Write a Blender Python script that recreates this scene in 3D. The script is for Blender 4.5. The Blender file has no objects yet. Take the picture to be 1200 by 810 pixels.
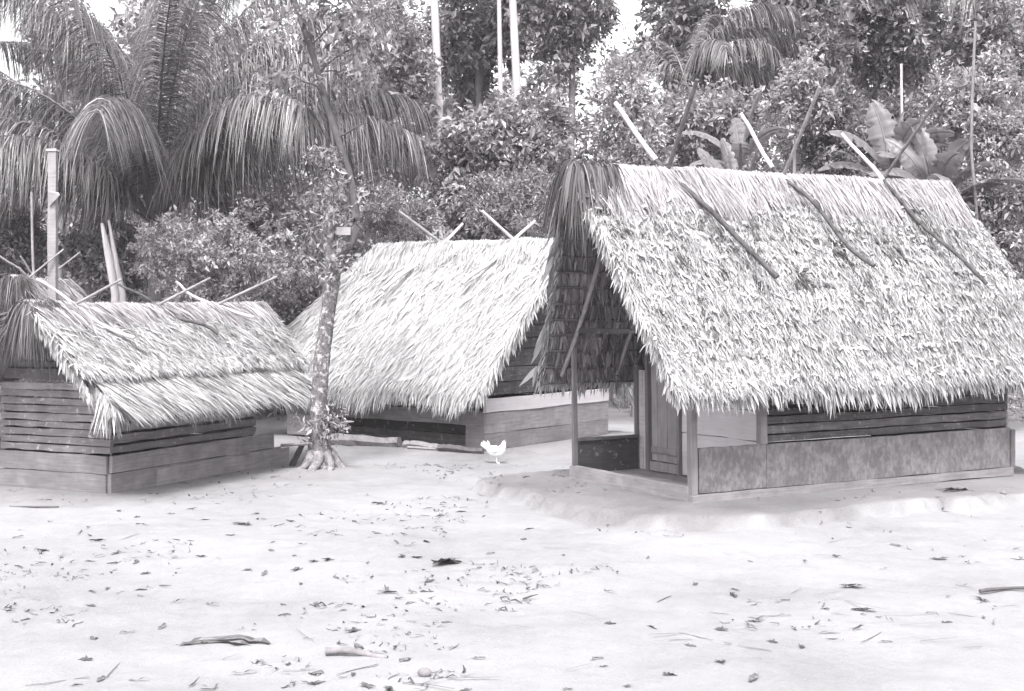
import bpy, math
import numpy as np
from mathutils import Matrix, Vector

RNG = np.random.default_rng(11)
SC = bpy.context.scene
COL = SC.collection
PI = math.pi
CAMZ, FPX, CX, HY = 1.8, 1600.0, 600.0, 360.0      # eye height, focal length and horizon measured on the photograph


def at(px, py, Y):
    """world point seen at a photo pixel, Y metres in front of the camera"""
    return np.array([(px - CX) / FPX * Y, Y, CAMZ - (py - HY) / FPX * Y])


def gat(px, py, z=0.0):
    """point of the ground (height z) seen at a photo pixel"""
    return at(px, py, (CAMZ - z) * FPX / (py - HY))


def nrm(a):
    a = np.asarray(a, float)
    return a / np.maximum(np.linalg.norm(a, axis=-1, keepdims=True), 1e-9)


def U(a, b, n=None):
    return RNG.uniform(a, b, n)


def smooth(a, b, x):
    t = np.clip((x - a) / (b - a), 0, 1)
    return t * t * (3 - 2 * t)


# ------------------------------------------------------------------ materials
TINT = (1.0, 0.945, 0.985)


def new_mat(name):
    m = bpy.data.materials.new(name)
    m.use_nodes = True
    nt = m.node_tree
    b = nt.nodes['Principled BSDF']
    return m, nt, b


def node(nt, t, **kw):
    n = nt.nodes.new(t)
    for k, v in kw.items():
        if k in n.inputs:
            n.inputs[k].default_value = v
        else:
            setattr(n, k, v)
    return n


def grey(v, tint=TINT):
    return (v * tint[0], v * tint[1], v * tint[2], 1)


def ramp(nt, stops, tint=TINT):
    r = nt.nodes.new('ShaderNodeValToRGB')
    e = r.color_ramp.elements
    while len(e) < len(stops):
        e.new(0.5)
    for el, (p, v) in zip(e, stops):
        el.position = p
        el.color = grey(v, tint)
    return r


def mat_leaf(name, stops, rough=0.45, trans=0.3, tint=TINT, spec=0.5):
    """every leaf / strand carries its own random tone in the attribute rnd"""
    m, nt, b = new_mat(name)
    a = node(nt, 'ShaderNodeAttribute', attribute_name='rnd')
    r = ramp(nt, stops, tint)
    nt.links.new(a.outputs['Fac'], r.inputs['Fac'])
    nt.links.new(r.outputs['Color'], b.inputs['Base Color'])
    b.inputs['Roughness'].default_value = rough
    b.inputs['Specular IOR Level'].default_value = spec
    if trans > 0:
        t = node(nt, 'ShaderNodeBsdfTranslucent')
        nt.links.new(r.outputs['Color'], t.inputs['Color'])
        mx = node(nt, 'ShaderNodeMixShader')
        mx.inputs[0].default_value = trans
        nt.links.new(b.outputs[0], mx.inputs[1])
        nt.links.new(t.outputs[0], mx.inputs[2])
        nt.links.new(mx.outputs[0], nt.nodes['Material Output'].inputs['Surface'])
    return m


def mat_wood(name, lo, hi, grain=(3, 3, 45), blot=0.35, speck=0.0, rough=0.85):
    m, nt, b = new_mat(name)
    L = nt.links.new
    tc = node(nt, 'ShaderNodeTexCoord')
    mp = node(nt, 'ShaderNodeMapping')
    mp.inputs['Scale'].default_value = grain
    L(tc.outputs['Object'], mp.inputs['Vector'])
    n1 = node(nt, 'ShaderNodeTexNoise', Scale=1.0, Detail=6.0, Roughness=0.65)
    L(mp.outputs[0], n1.inputs['Vector'])
    n2 = node(nt, 'ShaderNodeTexNoise', Scale=4.5, Detail=5.0, Roughness=0.65)
    L(tc.outputs['Object'], n2.inputs['Vector'])
    a = node(nt, 'ShaderNodeAttribute', attribute_name='rnd')
    m1 = node(nt, 'ShaderNodeMath', operation='MULTIPLY_ADD')
    m1.inputs[1].default_value = 0.5
    L(n1.outputs['Fac'], m1.inputs[0])
    m2 = node(nt, 'ShaderNodeMath', operation='MULTIPLY_ADD')
    m2.inputs[1].default_value = blot
    L(n2.outputs['Fac'], m2.inputs[0])
    m2.inputs[2].default_value = -0.5 * blot - 0.05
    L(m2.outputs[0], m1.inputs[2])
    m3 = node(nt, 'ShaderNodeMath', operation='MULTIPLY_ADD')
    m3.inputs[1].default_value = 0.45
    L(a.outputs['Fac'], m3.inputs[0])
    L(m1.outputs[0], m3.inputs[2])
    r = ramp(nt, [(0.12, lo * 0.55), (0.38, lo), (0.75, hi)])
    L(m3.outputs[0], r.inputs['Fac'])
    out = r.outputs['Color']
    if speck > 0:                                   # pale lichen spots
        n3 = node(nt, 'ShaderNodeTexNoise', Scale=16.0, Detail=3.0, Roughness=0.6)
        L(tc.outputs['Object'], n3.inputs['Vector'])
        mr = node(nt, 'ShaderNodeMapRange')
        mr.inputs[1].default_value = 0.6
        mr.inputs[2].default_value = 0.68
        L(n3.outputs['Fac'], mr.inputs[0])
        mm = node(nt, 'ShaderNodeMath', operation='MULTIPLY')
        mm.inputs[1].default_value = speck
        L(mr.outputs[0], mm.inputs[0])
        mx = node(nt, 'ShaderNodeMix', data_type='RGBA')
        L(mm.outputs[0], mx.inputs['Factor'])
        L(out, mx.inputs[6])
        mx.inputs[7].default_value = grey(0.5)
        out = mx.outputs[2]
    L(out, b.inputs['Base Color'])
    b.inputs['Roughness'].default_value = rough
    b.inputs['Specular IOR Level'].default_value = 0.25
    bp = node(nt, 'ShaderNodeBump', Strength=0.35, Distance=0.01)
    L(m1.outputs[0], bp.inputs['Height'])
    L(bp.outputs[0], b.inputs['Normal'])
    return m


def mat_bark(name, lo, hi, scale=9.0, stretch=0.5, patch=0.0):
    m, nt, b = new_mat(name)
    L = nt.links.new
    tc = node(nt, 'ShaderNodeTexCoord')
    mp = node(nt, 'ShaderNodeMapping')
    mp.inputs['Scale'].default_value = (scale, scale, scale * stretch)
    L(tc.outputs['Object'], mp.inputs['Vector'])
    n1 = node(nt, 'ShaderNodeTexNoise', Scale=1.0, Detail=8.0, Roughness=0.7)
    L(mp.outputs[0], n1.inputs['Vector'])
    r = ramp(nt, [(0.3, lo), (0.5, (lo + hi) / 2), (0.7, hi)])
    L(n1.outputs['Fac'], r.inputs['Fac'])
    out = r.outputs['Color']
    if patch > 0:
        n3 = node(nt, 'ShaderNodeTexVoronoi', Scale=14.0)
        n4 = node(nt, 'ShaderNodeTexNoise', Scale=15.0, Detail=6.0, Roughness=0.75)
        L(tc.outputs['Object'], n4.inputs['Vector'])
        mr = node(nt, 'ShaderNodeMapRange')
        mr.inputs[1].default_value = 0.52
        mr.inputs[2].default_value = 0.6
        L(n4.outputs['Fac'], mr.inputs[0])
        mm = node(nt, 'ShaderNodeMath', operation='MULTIPLY')
        mm.inputs[1].default_value = patch
        L(mr.outputs[0], mm.inputs[0])
        mx = node(nt, 'ShaderNodeMix', data_type='RGBA')
        L(mm.outputs[0], mx.inputs['Factor'])
        L(out, mx.inputs[6])
        mx.inputs[7].default_value = grey(0.6)
        out = mx.outputs[2]
    L(out, b.inputs['Base Color'])
    b.inputs['Roughness'].default_value = 0.85
    b.inputs['Specular IOR Level'].default_value = 0.2
    bp = node(nt, 'ShaderNodeBump', Strength=0.6, Distance=0.02)
    L(n1.outputs['Fac'], bp.inputs['Height'])
    L(bp.outputs[0], b.inputs['Normal'])
    return m


def mat_sand():
    m, nt, b = new_mat('pale_sand')
    L = nt.links.new
    tc = node(nt, 'ShaderNodeTexCoord')
    big = node(nt, 'ShaderNodeTexNoise', Scale=0.55, Detail=6.0, Roughness=0.6)
    mid = node(nt, 'ShaderNodeTexNoise', Scale=9.0, Detail=10.0, Roughness=0.78)
    fine = node(nt, 'ShaderNodeTexNoise', Scale=55.0, Detail=4.0, Roughness=0.7)
    for n in (big, mid, fine):
        L(tc.outputs['Object'], n.inputs['Vector'])
    a = node(nt, 'ShaderNodeAttribute', attribute_name='earth')      # grey earth round huts and trees, eave and tree shade painted in too
    s1 = node(nt, 'ShaderNodeMath', operation='MULTIPLY_ADD')
    s1.inputs[1].default_value = 0.45
    L(mid.outputs['Fac'], s1.inputs[0])
    L(big.outputs['Fac'], s1.inputs[2])
    s2 = node(nt, 'ShaderNodeMath', operation='MULTIPLY_ADD')
    s2.inputs[1].default_value = 0.3
    L(fine.outputs['Fac'], s2.inputs[0])
    L(s1.outputs[0], s2.inputs[2])
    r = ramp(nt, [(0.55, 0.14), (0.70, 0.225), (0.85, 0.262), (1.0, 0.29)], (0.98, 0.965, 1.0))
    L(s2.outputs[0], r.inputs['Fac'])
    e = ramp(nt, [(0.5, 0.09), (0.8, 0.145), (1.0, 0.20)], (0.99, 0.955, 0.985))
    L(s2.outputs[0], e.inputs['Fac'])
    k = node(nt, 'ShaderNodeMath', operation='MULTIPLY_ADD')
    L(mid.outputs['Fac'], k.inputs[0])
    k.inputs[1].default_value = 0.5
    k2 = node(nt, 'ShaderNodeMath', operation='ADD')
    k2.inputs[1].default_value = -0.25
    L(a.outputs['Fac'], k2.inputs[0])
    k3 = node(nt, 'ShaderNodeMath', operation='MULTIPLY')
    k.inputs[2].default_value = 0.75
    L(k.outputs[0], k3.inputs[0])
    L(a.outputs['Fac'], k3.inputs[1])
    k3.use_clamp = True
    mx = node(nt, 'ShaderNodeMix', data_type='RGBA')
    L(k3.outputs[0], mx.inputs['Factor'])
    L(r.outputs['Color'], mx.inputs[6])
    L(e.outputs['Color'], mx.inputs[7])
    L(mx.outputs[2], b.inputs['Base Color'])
    b.inputs['Roughness'].default_value = 0.95
    b.inputs['Specular IOR Level'].default_value = 0.1
    bp = node(nt, 'ShaderNodeBump', Strength=0.8, Distance=0.04)
    L(s2.outputs[0], bp.inputs['Height'])
    L(bp.outputs[0], b.inputs['Normal'])
    return m


LIGHT = (1.0, 0.985, 1.0)
M = {}
M['sand'] = mat_sand()
M['thatch_leafy'] = mat_leaf('leafy_palm_thatch', [(0, 0.08), (0.15, 0.28), (0.6, 0.42), (1, 0.58)], 0.6, 0.22, LIGHT, 0.35)
M['thatch_fine'] = mat_leaf('fine_palm_thatch', [(0, 0.14), (0.25, 0.34), (0.75, 0.48), (1, 0.62)], 0.65, 0.2, LIGHT, 0.3)
M['thatch_old'] = mat_leaf('old_ridge_thatch', [(0, 0.16), (0.4, 0.38), (1, 0.58)], 0.7, 0.2, TINT, 0.3)
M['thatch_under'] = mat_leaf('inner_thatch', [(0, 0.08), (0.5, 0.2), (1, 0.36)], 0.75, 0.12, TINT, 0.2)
M['thatch_dark'] = mat_leaf('dark_ridge_fringe', [(0, 0.03), (0.5, 0.08), (1, 0.25)], 0.75, 0.15, TINT, 0.2)
M['core'] = mat_leaf('thatch_bedding', [(0, 0.14), (1, 0.22)], 0.9, 0, TINT, 0.1)
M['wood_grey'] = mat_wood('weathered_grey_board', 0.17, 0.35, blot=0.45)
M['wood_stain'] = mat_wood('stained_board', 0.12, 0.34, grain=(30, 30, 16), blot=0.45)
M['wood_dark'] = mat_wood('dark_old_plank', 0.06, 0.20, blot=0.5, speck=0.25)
M['wood_slat'] = mat_wood('lichened_slat', 0.15, 0.36, blot=0.5, speck=0.55)
M['wood_pale'] = mat_wood('pale_plank', 0.42, 0.58, blot=0.3)
M['wood_door'] = mat_wood('door_board', 0.2, 0.36, grain=(40, 40, 2.5), blot=0.4)
M['wood_post'] = mat_wood('post_wood', 0.16, 0.32, grain=(40, 40, 2.5), blot=0.4)
M['pole_pale'] = mat_bark('peeled_pole', 0.4, 0.62, 8, 0.6)
M['pole_dark'] = mat_bark('barked_pole', 0.07, 0.16, 14, 0.8)
M['pole_bark'] = mat_bark('rough_pole', 0.03, 0.13, 14, 0.6)
M['pole_mid'] = mat_bark('grey_pole', 0.16, 0.32, 12, 0.7)
M['bark_lichen'] = mat_bark('lichened_bark', 0.04, 0.2, 30, 0.8, patch=0.6)
M['bark_pale'] = mat_bark('pale_smooth_bark', 0.35, 0.55, 6, 0.3)
M['bark_mid'] = mat_bark('grey_bark', 0.12, 0.26, 10, 0.4)
M['bark_root'] = mat_bark('root_bark', 0.09, 0.34, 26, 0.8)
M['bark_dark'] = mat_bark('dark_bark', 0.06, 0.13, 10, 0.5)
M['leaf_mid'] = mat_leaf('broad_leaf', [(0, 0.09), (0.5, 0.26), (0.85, 0.4), (1, 0.56)], 0.38, 0.3)
M['leaf_dark'] = mat_leaf('dark_leaf', [(0, 0.06), (0.6, 0.18), (0.9, 0.3), (1, 0.46)], 0.38, 0.25)
M['leaf_pale'] = mat_leaf('pale_leaf', [(0, 0.16), (0.5, 0.36), (1, 0.55)], 0.45, 0.35)
M['leaf_palm'] = mat_leaf('palm_leaflet', [(0, 0.04), (0.5, 0.13), (0.85, 0.26), (1, 0.5)], 0.4, 0.28)
M['leaf_banana'] = mat_leaf('banana_leaf', [(0, 0.10), (1, 0.30)], 0.42, 0.4)
M['leaf_dry'] = mat_leaf('dry_leaf', [(0, 0.04), (0.6, 0.11), (1, 0.22)], 0.7, 0.1)
M['feather'] = mat_leaf('white_feather', [(0, 0.75), (1, 0.85)], 0.8, 0, LIGHT, 0.2)
M['comb'] = mat_leaf('hen_comb', [(0, 0.3), (1, 0.35)], 0.6, 0)
M['stone'] = mat_bark('grey_stone', 0.14, 0.26, 12, 1)


# ------------------------------------------------------------------ mesh building
class MB:
    """collects polygons and links them as ONE mesh object"""

    def __init__(self):
        self.v, self.f, self.r, self.n = [], [], [], 0

    def add(self, verts, faces, rnd=None):
        verts = np.asarray(verts, float).reshape(-1, 3)
        faces = np.asarray(faces, np.int64)
        if rnd is None:
            rnd = np.full(len(faces), RNG.uniform())
        self.v.append(verts)
        self.f.append(faces + self.n)
        self.r.append(np.broadcast_to(np.asarray(rnd, float), (len(faces),)))
        self.n += len(verts)
        return self

    def box(self, lo, hi, seg=1, jit=0.0, axis=0, rnd=None):
        """a plank: box cut along one axis, its edges a little uneven"""
        lo, hi = np.array(lo, float), np.array(hi, float)
        o = [i for i in range(3) if i != axis]
        t = np.linspace(0, 1, seg + 1)
        ring = [(0, 0), (1, 0), (1, 1), (0, 1)]
        V = np.zeros((seg + 1, 4, 3))
        for k, (a, b) in enumerate(ring):
            V[:, k, axis] = lo[axis] + (hi[axis] - lo[axis]) * t
            V[:, k, o[0]] = (lo, hi)[a][o[0]]
            V[:, k, o[1]] = (lo, hi)[b][o[1]]
        if jit:
            V[:, :, o[0]] += U(-jit, jit, (seg + 1, 4)) * 0.5
            V[:, :, o[1]] += U(-jit, jit, (seg + 1, 4))
            V[[0, -1], :, axis] += U(-jit, jit, (2, 4))
        F = []
        for s in range(seg):
            for k in range(4):
                a, b = s * 4 + k, s * 4 + (k + 1) % 4
                F.append((a, b, b + 4, a + 4))
        e = seg * 4
        F.append((3, 2, 1, 0))
        F.append((e, e + 1, e + 2, e + 3))
        if axis == 1:
            F = [q[::-1] for q in F]
        return self.add(V.reshape(-1, 3), F, rnd)

    def tube(self, pts, rad, n=8, rnd=None, rough=0.0, flat=1.0):
        pts = np.asarray(pts, float)
        k = len(pts)
        rad = np.broadcast_to(np.asarray(rad, float), (k,))
        T = nrm(np.gradient(pts, axis=0))
        ref = np.array([0, 0, 1.0]) if abs(T[0][2]) < 0.9 else np.array([0, 1.0, 0])
        A = nrm(np.cross(T, ref))
        B = np.cross(T, A)
        ang = np.linspace(0, 2 * PI, n, endpoint=False)
        r = rad[:, None] * (1 + (U(-rough, rough, (k, n)) if rough else 0))
        V = pts[:, None] + r[..., None] * (np.cos(ang)[None, :, None] * A[:, None] + flat * np.sin(ang)[None, :, None] * B[:, None])
        F = []
        for s in range(k - 1):
            for j in range(n):
                a, b = s * n + j, s * n + (j + 1) % n
                F.append((a, b, b + n, a + n))
        self.add(V.reshape(-1, 3), F, rnd)
        for idx, fl in ((0, True), (k - 1, False)):
            c = np.vstack([V[idx], pts[idx][None]])
            q = [(j, (j + 1) % n, n) for j in range(n)]
            self.add(c, [t if not fl else t[::-1] for t in q], rnd if rnd is not None else 0.5)
        return self

    def strips(self, root, d, n, L, W, bend, prof=(0.6, 1.0, 0.75, 0.06), rnd=None, fold=0.0, crumple=0.0):
        """leaf strips: root, direction, normal (N,3); L, W (N,); bend (N,3) = offset of the tip"""
        root, d, n = (np.asarray(x, float) for x in (root, d, n))
        N, K = len(root), len(prof)
        d = nrm(d)
        side = nrm(np.cross(d, n))
        n2 = np.cross(side, d)
        L, W = np.broadcast_to(L, (N,)), np.broadcast_to(W, (N,))
        V = np.zeros((N, K, 2, 3))
        for k in range(K):
            t = k / (K - 1)
            c = root + d * (L * t)[:, None] + np.asarray(bend) * (t * t)
            if crumple and k:
                c = c + RNG.normal(0, crumple, (N, 3)) * L[:, None]
            h = side * (W * prof[k] * 0.5)[:, None]
            V[:, k, 0] = c - h
            V[:, k, 1] = c + h + (n2 * (fold * W * prof[k])[:, None] if fold else 0)
        base = (np.arange(N) * K * 2)[:, None, None]
        k = np.arange(K - 1)
        q = np.stack([2 * k, 2 * k + 1, 2 * k + 3, 2 * k + 2], -1)[None]
        F = (base + q).reshape(-1, 4)
        if rnd is None:
            rnd = U(0, 1, N)
        return self.add(V.reshape(-1, 3), F, np.repeat(rnd, K - 1))

    def kites(self, root, d, n, L, W, rnd=None, fold=0.25):
        """folded pointed leaves of two triangles each"""
        N = len(root)
        d = nrm(d)
        side = nrm(np.cross(d, n))
        up = np.cross(side, d)
        L, W = np.broadcast_to(L, (N,))[:, None], np.broadcast_to(W, (N,))[:, None]
        V = np.zeros((N, 4, 3))
        V[:, 0] = root
        mid = root + d * L * 0.45
        V[:, 1] = mid + side * W * 0.5 + up * W * fold
        V[:, 2] = root + d * L - up * L * 0.12
        V[:, 3] = mid - side * W * 0.5 + up * W * fold
        b = (np.arange(N) * 4)[:, None]
        F = np.concatenate([b + np.array([[0, 1, 2]]), b + np.array([[0, 2, 3]])], 1).reshape(-1, 3)
        if rnd is None:
            rnd = U(0, 1, N)
        return self.add(V.reshape(-1, 3), F, np.repeat(rnd, 2))

    def build(self, name, mat, parent=None, loc=None, smooth_=False):
        me = bpy.data.meshes.new(name)
        v = np.concatenate(self.v).astype(np.float32)
        sizes = np.concatenate([np.full(len(f), f.shape[1]) for f in self.f])
        loops = np.concatenate([f.ravel() for f in self.f]).astype(np.int32)
        starts = np.concatenate([[0], np.cumsum(sizes)[:-1]]).astype(np.int32)
        me.vertices.add(len(v))
        me.vertices.foreach_set('co', v.ravel())
        me.loops.add(len(loops))
        me.loops.foreach_set('vertex_index', loops)
        me.polygons.add(len(sizes))
        me.polygons.foreach_set('loop_start', starts)
        me.polygons.foreach_set('use_smooth', np.full(len(sizes), smooth_))
        a = me.attributes.new('rnd', 'FLOAT', 'FACE')
        a.data.foreach_set('value', np.concatenate(self.r).astype(np.float32))
        me.update(calc_edges=True)
        me.materials.append(mat)
        o = bpy.data.objects.new(name, me)
        COL.objects.link(o)
        if parent is not None:
            o.parent = parent
        if loc is not None:
            o.location = loc
        return o


def tag(o, label, cat, group=None, kind=None):
    if label:
        o['label'] = label
    if cat:
        o['category'] = cat
    if group:
        o['group'] = group
    if kind:
        o['kind'] = kind
    return o


def thing(name, label, cat, loc=(0, 0, 0), rot=(0, 0, 0), group=None):
    o = bpy.data.objects.new(name, None)
    COL.objects.link(o)
    o.location = loc
    o.rotation_euler = rot
    o.empty_display_size = 0.2
    return tag(o, label, cat, group)


# ------------------------------------------------------------------ camera, light
cam = bpy.data.objects.new('camera', bpy.data.cameras.new('camera'))
COL.objects.link(cam)
cam.location = (0, 0, CAMZ)
cam.rotation_euler = (PI / 2, 0, 0)
cam.data.sensor_width = 36
cam.data.lens = FPX / 1200 * 36
cam.data.shift_y = -(405 - HY) / 1200
cam.data.clip_end = 2000
SC.camera = cam

SUN_EL, SUN_AZ = math.radians(58), math.radians(186)    # azimuth clockwise from +Y
w = bpy.data.worlds.new('World')
SC.world = w
w.use_nodes = True
nt = w.node_tree
bg = nt.nodes['Background']
sky = nt.nodes.new('ShaderNodeTexSky')
sky.sky_type = 'NISHITA'
sky.sun_disc = False
sky.sun_elevation = SUN_EL
sky.sun_rotation = SUN_AZ
sky.dust_density = 4.0
hs = nt.nodes.new('ShaderNodeHueSaturation')             # black-and-white film: an even white overcast sky
hs.inputs['Saturation'].default_value = 0.04
nt.links.new(sky.outputs[0], hs.inputs['Color'])
nt.links.new(hs.outputs[0], bg.inputs['Color'])
bg.inputs['Strength'].default_value = 0.15

sl = bpy.data.lights.new('sun', 'SUN')
sl.energy = 1.3
sl.angle = math.radians(12)
sl.color = (1, 0.985, 0.975)
so = bpy.data.objects.new('sun', sl)
COL.objects.link(so)
sd = Vector((math.sin(SUN_AZ) * math.cos(SUN_EL), math.cos(SUN_AZ) * math.cos(SUN_EL), math.sin(SUN_EL)))
so.rotation_euler = sd.to_track_quat('Z', 'Y').to_euler()
so.location = (0, 0, 30)

SC.view_settings.view_transform = 'Standard'
SC.view_settings.look = 'None'
SC.view_settings.exposure = 1.7
SC.view_settings.gamma = 1
SC.render.engine = 'CYCLES'
SC.cycles.use_denoising = True
SC.cycles.max_bounces = 6
SC.cycles.diffuse_bounces = 4
SC.cycles.transparent_max_bounces = 4

# ------------------------------------------------------------------ hut frames (near corner, yaw)
A_O, A_Z, A_YAW = np.array([1.562, 11.79]), 0.12, math.atan2(0.4831, 0.8756)
A_L, A_W, A_C = 3.96, 1.974, 0.768
B_L, B_W = 3.414, 2.73
B_O, B_Z, B_YAW = np.array([-0.3124 - 0.8048 * B_L, 16.66 + 0.5936 * B_L]), 0.05, math.atan2(-0.5936, 0.8048)
C_O, C_Z, C_YAW = np.array([-3.838, 13.06]), 0.02, math.atan2(0.9055, 0.4244)
C_L, C_W = 2.337, 1.396


def rect_dist(x, y, o, yaw, L, W):
    c, s = math.cos(yaw), math.sin(yaw)
    lx = (x - o[0]) * c + (y - o[1]) * s
    ly = -(x - o[0]) * s + (y - o[1]) * c
    dx = np.maximum(np.maximum(-lx, lx - L), 0)
    dy = np.maximum(np.maximum(-ly, ly - W), 0)
    return np.hypot(dx, dy)


# ------------------------------------------------------------------ ground
def vnoise(x, y, s, seed):
    x, y = x * s, y * s
    xi, yi = np.floor(x).astype(int), np.floor(y).astype(int)
    fx, fy = x - xi, y - yi
    fx, fy = fx * fx * (3 - 2 * fx), fy * fy * (3 - 2 * fy)

    def h(a, b):
        n = (a * 374761393 + b * 668265263 + seed * 974634) & 0x7fffffff
        n = ((n ^ (n >> 13)) * 1274126177) & 0x7fffffff
        return ((n ^ (n >> 16)) & 0xffff) / 65535.0
    return (h(xi, yi) * (1 - fx) + h(xi + 1, yi) * fx) * (1 - fy) + (h(xi, yi + 1) * (1 - fx) + h(xi + 1, yi + 1) * fx) * fy


def ground_h(x, y):
    x, y = np.asarray(x, float), np.asarray(y, float)
    near = smooth(60, 25, np.hypot(x, y))
    h = near * (0.05 * (vnoise(x, y, 0.5, 1) - 0.5) + 0.03 * (vnoise(x, y, 1.7, 2) - 0.5) + 0.024 * (vnoise(x, y, 6, 3) - 0.5) + 0.008 * (vnoise(x, y, 13, 4) - 0.5))
    wob = 0.25 * (vnoise(x, y, 1.3, 5) - 0.5) + 0.16 * (vnoise(x, y, 4, 6) - 0.5) + 0.12 * (vnoise(x, y, 11, 16) - 0.5)
    for o, yaw, L, W, z, e0, e1 in ((A_O, A_YAW, A_L, A_W, A_Z, 0.95, 0.85), (B_O, B_YAW, B_L, B_W, B_Z, 0.65, 0.35), (C_O, C_YAW, C_L, C_W, C_Z, 0.5, 0.2)):
        d = rect_dist(x, y, o, yaw, L, W)
        k = smooth(e0, e1, d + wob)
        k2 = smooth(0.7, 0.2, d)
        h = h * (1 - k2) + z * 0.82 * k + z * 0.13 * smooth(0.3, 0.0, d)
    h = h + 0.05 * smooth(0.55, 0.1, np.hypot(x + 2.09, y - 14.92) + 0.3 * wob)
    # rising bank under the forest
    h = h + smooth(26, 60, y) * 2.0
    return h


def earth_shade(x, y):
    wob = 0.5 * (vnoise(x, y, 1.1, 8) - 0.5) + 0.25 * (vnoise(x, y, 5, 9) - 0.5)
    e = 0.9 * smooth(1.08, 0.85, rect_dist(x, y, A_O, A_YAW, A_L, A_W) + 0.6 * wob)  # mound's darker earth, with the shade below the eave in its colour
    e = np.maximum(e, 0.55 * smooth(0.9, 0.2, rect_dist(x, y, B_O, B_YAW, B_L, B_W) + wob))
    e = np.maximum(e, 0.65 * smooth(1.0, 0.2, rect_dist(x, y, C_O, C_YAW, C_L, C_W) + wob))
    e = np.maximum(e, 0.55 * smooth(1.3, 0.1, np.hypot(x + 2.3, y - 14.7) + wob))  # slim tree's soft shadow painted as grey ground
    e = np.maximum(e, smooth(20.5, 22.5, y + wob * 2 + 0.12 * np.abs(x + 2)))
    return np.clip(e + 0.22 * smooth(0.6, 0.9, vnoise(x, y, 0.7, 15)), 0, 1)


def make_ground():
    def line(lo, hi, step, far):
        mid = np.arange(lo, hi, step)
        out = [step * 1.5]
        while sum(out) < far:
            out.append(out[-1] * 1.35)
        c = np.cumsum(out)
        return np.concatenate([(lo - c)[::-1], mid, hi + c])
    xs, ys = line(-8, 9, 0.05, 700), line(5.5, 20, 0.05, 700)
    X, Y = np.meshgrid(xs, ys)
    Z = ground_h(X, Y)
    nx, ny = len(xs), len(ys)
    i = np.arange(ny - 1)[:, None] * nx + np.arange(nx - 1)[None]
    F = np.stack([i, i + 1, i + nx + 1, i + nx], -1).reshape(-1, 4)
    mb = MB()
    mb.add(np.stack([X, Y, Z], -1), F, np.zeros(len(F)))
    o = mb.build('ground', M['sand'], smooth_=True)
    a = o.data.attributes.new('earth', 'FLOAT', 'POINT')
    a.data.foreach_set('value', earth_shade(X, Y).ravel().astype(np.float32))
    tag(o, 'bare pale trodden sand of the village yard', 'ground', kind='structure')


make_ground()


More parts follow.
